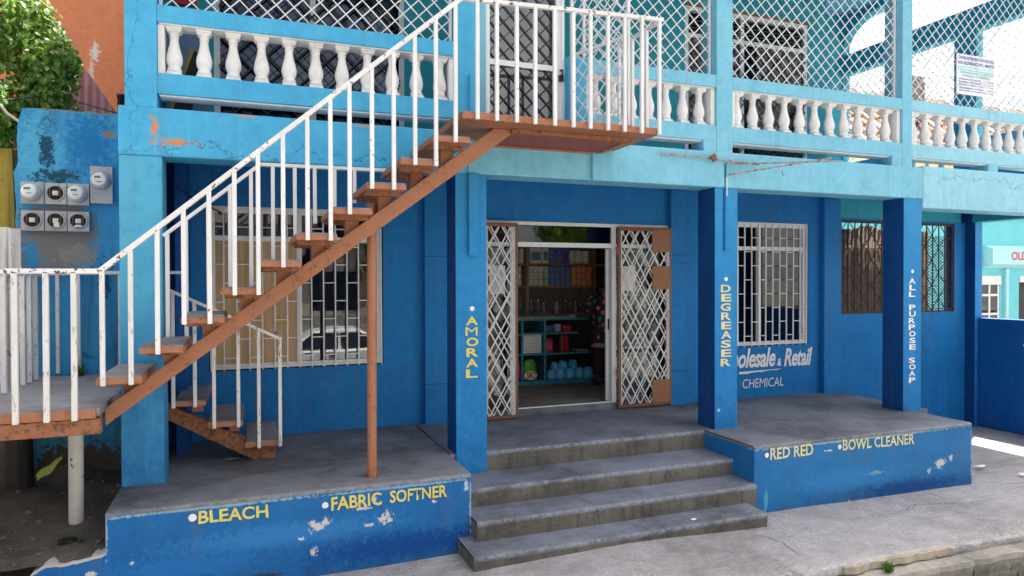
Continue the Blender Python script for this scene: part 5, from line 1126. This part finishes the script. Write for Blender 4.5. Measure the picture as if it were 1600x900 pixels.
for a in (-1.35, 1.35):
    for y in (-9.12, -7.63):
        mb = MB(); n = 24; vs = [(cx+a+q*math.cos(2*math.pi*k/n), y+yy, cz+.31+q*math.sin(2*math.pi*k/n)) for q, yy in ((.2,-.1),(.31,-.1),(.31,.1),(.2,.1)) for k in range(n)]
        mb.add(vs, [(i*n+k, i*n+(k+1) % n, (i+1)*n+(k+1) % n, (i+1)*n+k) for i in range(3) for k in range(n)]); wh = mb.build("wheel", m_black, CR)
        MB().add([(cx+a+.2*math.cos(2*math.pi*k/n), y+s_, cz+.31+.2*math.sin(2*math.pi*k/n)) for s_ in (-.06, .06) for k in range(n)], [tuple(range(n)), tuple(range(2*n-1, n-1, -1))]).build("rim", m_alum, wh)
for y in (-8.95, -7.8): box(cx-2.24, cx-2.17, y-.12, y+.12, cz+.58, cz+.72).build("headlight", m_mglass, CR)

C2 = copy_tree(CR); C2.location.x += 13.6; C2.location.y -= .6; C2['label'] = "second white saloon car further along the road, mirrored in the right window"
# ------------------------------------------------------------------ cracks in the concrete
m_crack = plain("crack_shadow", (.025,.024,.022), .95)
def crack(pts, parent, w=.006, nm="crack", seed=0):
    random.seed(seed); P_ = [Vector(p) for p in pts]; out = []
    for a, b in zip(P_, P_[1:]):
        n = max(2, int((b-a).length/.035)); d = (b-a).normalized(); up = Vector((0, 0, 1)) if abs(d.z) < .5 else Vector((0, -1, 0)); side = d.cross(up).normalized()
        for k in range(n): out.append((a.lerp(b, k/n)+side*random.gauss(0, .009), side))
    out.append((P_[-1], side)); m = len(out); vs = []
    for i, (p, sd) in enumerate(out):
        ww = w*(.25+.75*math.sin(math.pi*min(1, (i+.5)/m)))*random.uniform(.4, 1.2)/2; vs += [p-sd*ww, p+sd*ww]
    return MB().add(vs, [(i*2, i*2+1, i*2+3, i*2+2) for i in range(m-1)]).build(nm, m_crack, parent)
PV = bpy.data.objects["pavement"]; zc = -.618
crack([(4.02,-1.16,zc), (4.10,-1.38,zc), (4.05,-1.62,zc), (4.12,-1.80,zc)], PV, .009, seed=1)
crack([(4.62,-.80,zc), (4.72,-.98,zc), (5.1,-1.2,zc), (5.6,-1.22,zc), (6.0,-1.12,zc), (6.5,-1.28,zc), (7.0,-1.25,zc), (7.3,-1.42,zc)], PV, .008, seed=2)
crack([(7.30,-.80,zc), (7.55,-1.0,zc), (7.8,-1.02,zc), (8.4,-1.35,zc), (9.2,-1.5,zc)], PV, .014, seed=3)
crack([(3.0,-1.28,zc), (3.2,-1.4,zc), (3.7,-1.36,zc)], PV, .006, seed=4)
crack([(7.6,-.55,zc), (8.6,-.95,zc), (9.6,-1.2,zc)], PV, .006, seed=6)
for (xa, xb, yf, yb, z, zb) in ((3.05, 2.98, -1.047, -.78, -.503, -.64), (2.72, 2.62, -.772, -.44, -.343, -.49), (2.75, 2.66, -.432, .01, -.184, -.335)):
    crack([(xb, yb, z+.006), ((xa+xb)/2, (yf+yb)/2, z+.008), (xa, yf+.012, z+.004)], ST_, .007, seed=int(xa*50)); crack([(xa, yf-.007, z-.015), (xa+.012, yf-.006, (z+zb)/2), (xa+.005, yf-.004, zb+.03)], ST_, .008, seed=int(xa*70))
crack([(3.62, -.434, -.2), (3.625, -.434, -.33)], ST_, .008, seed=9)
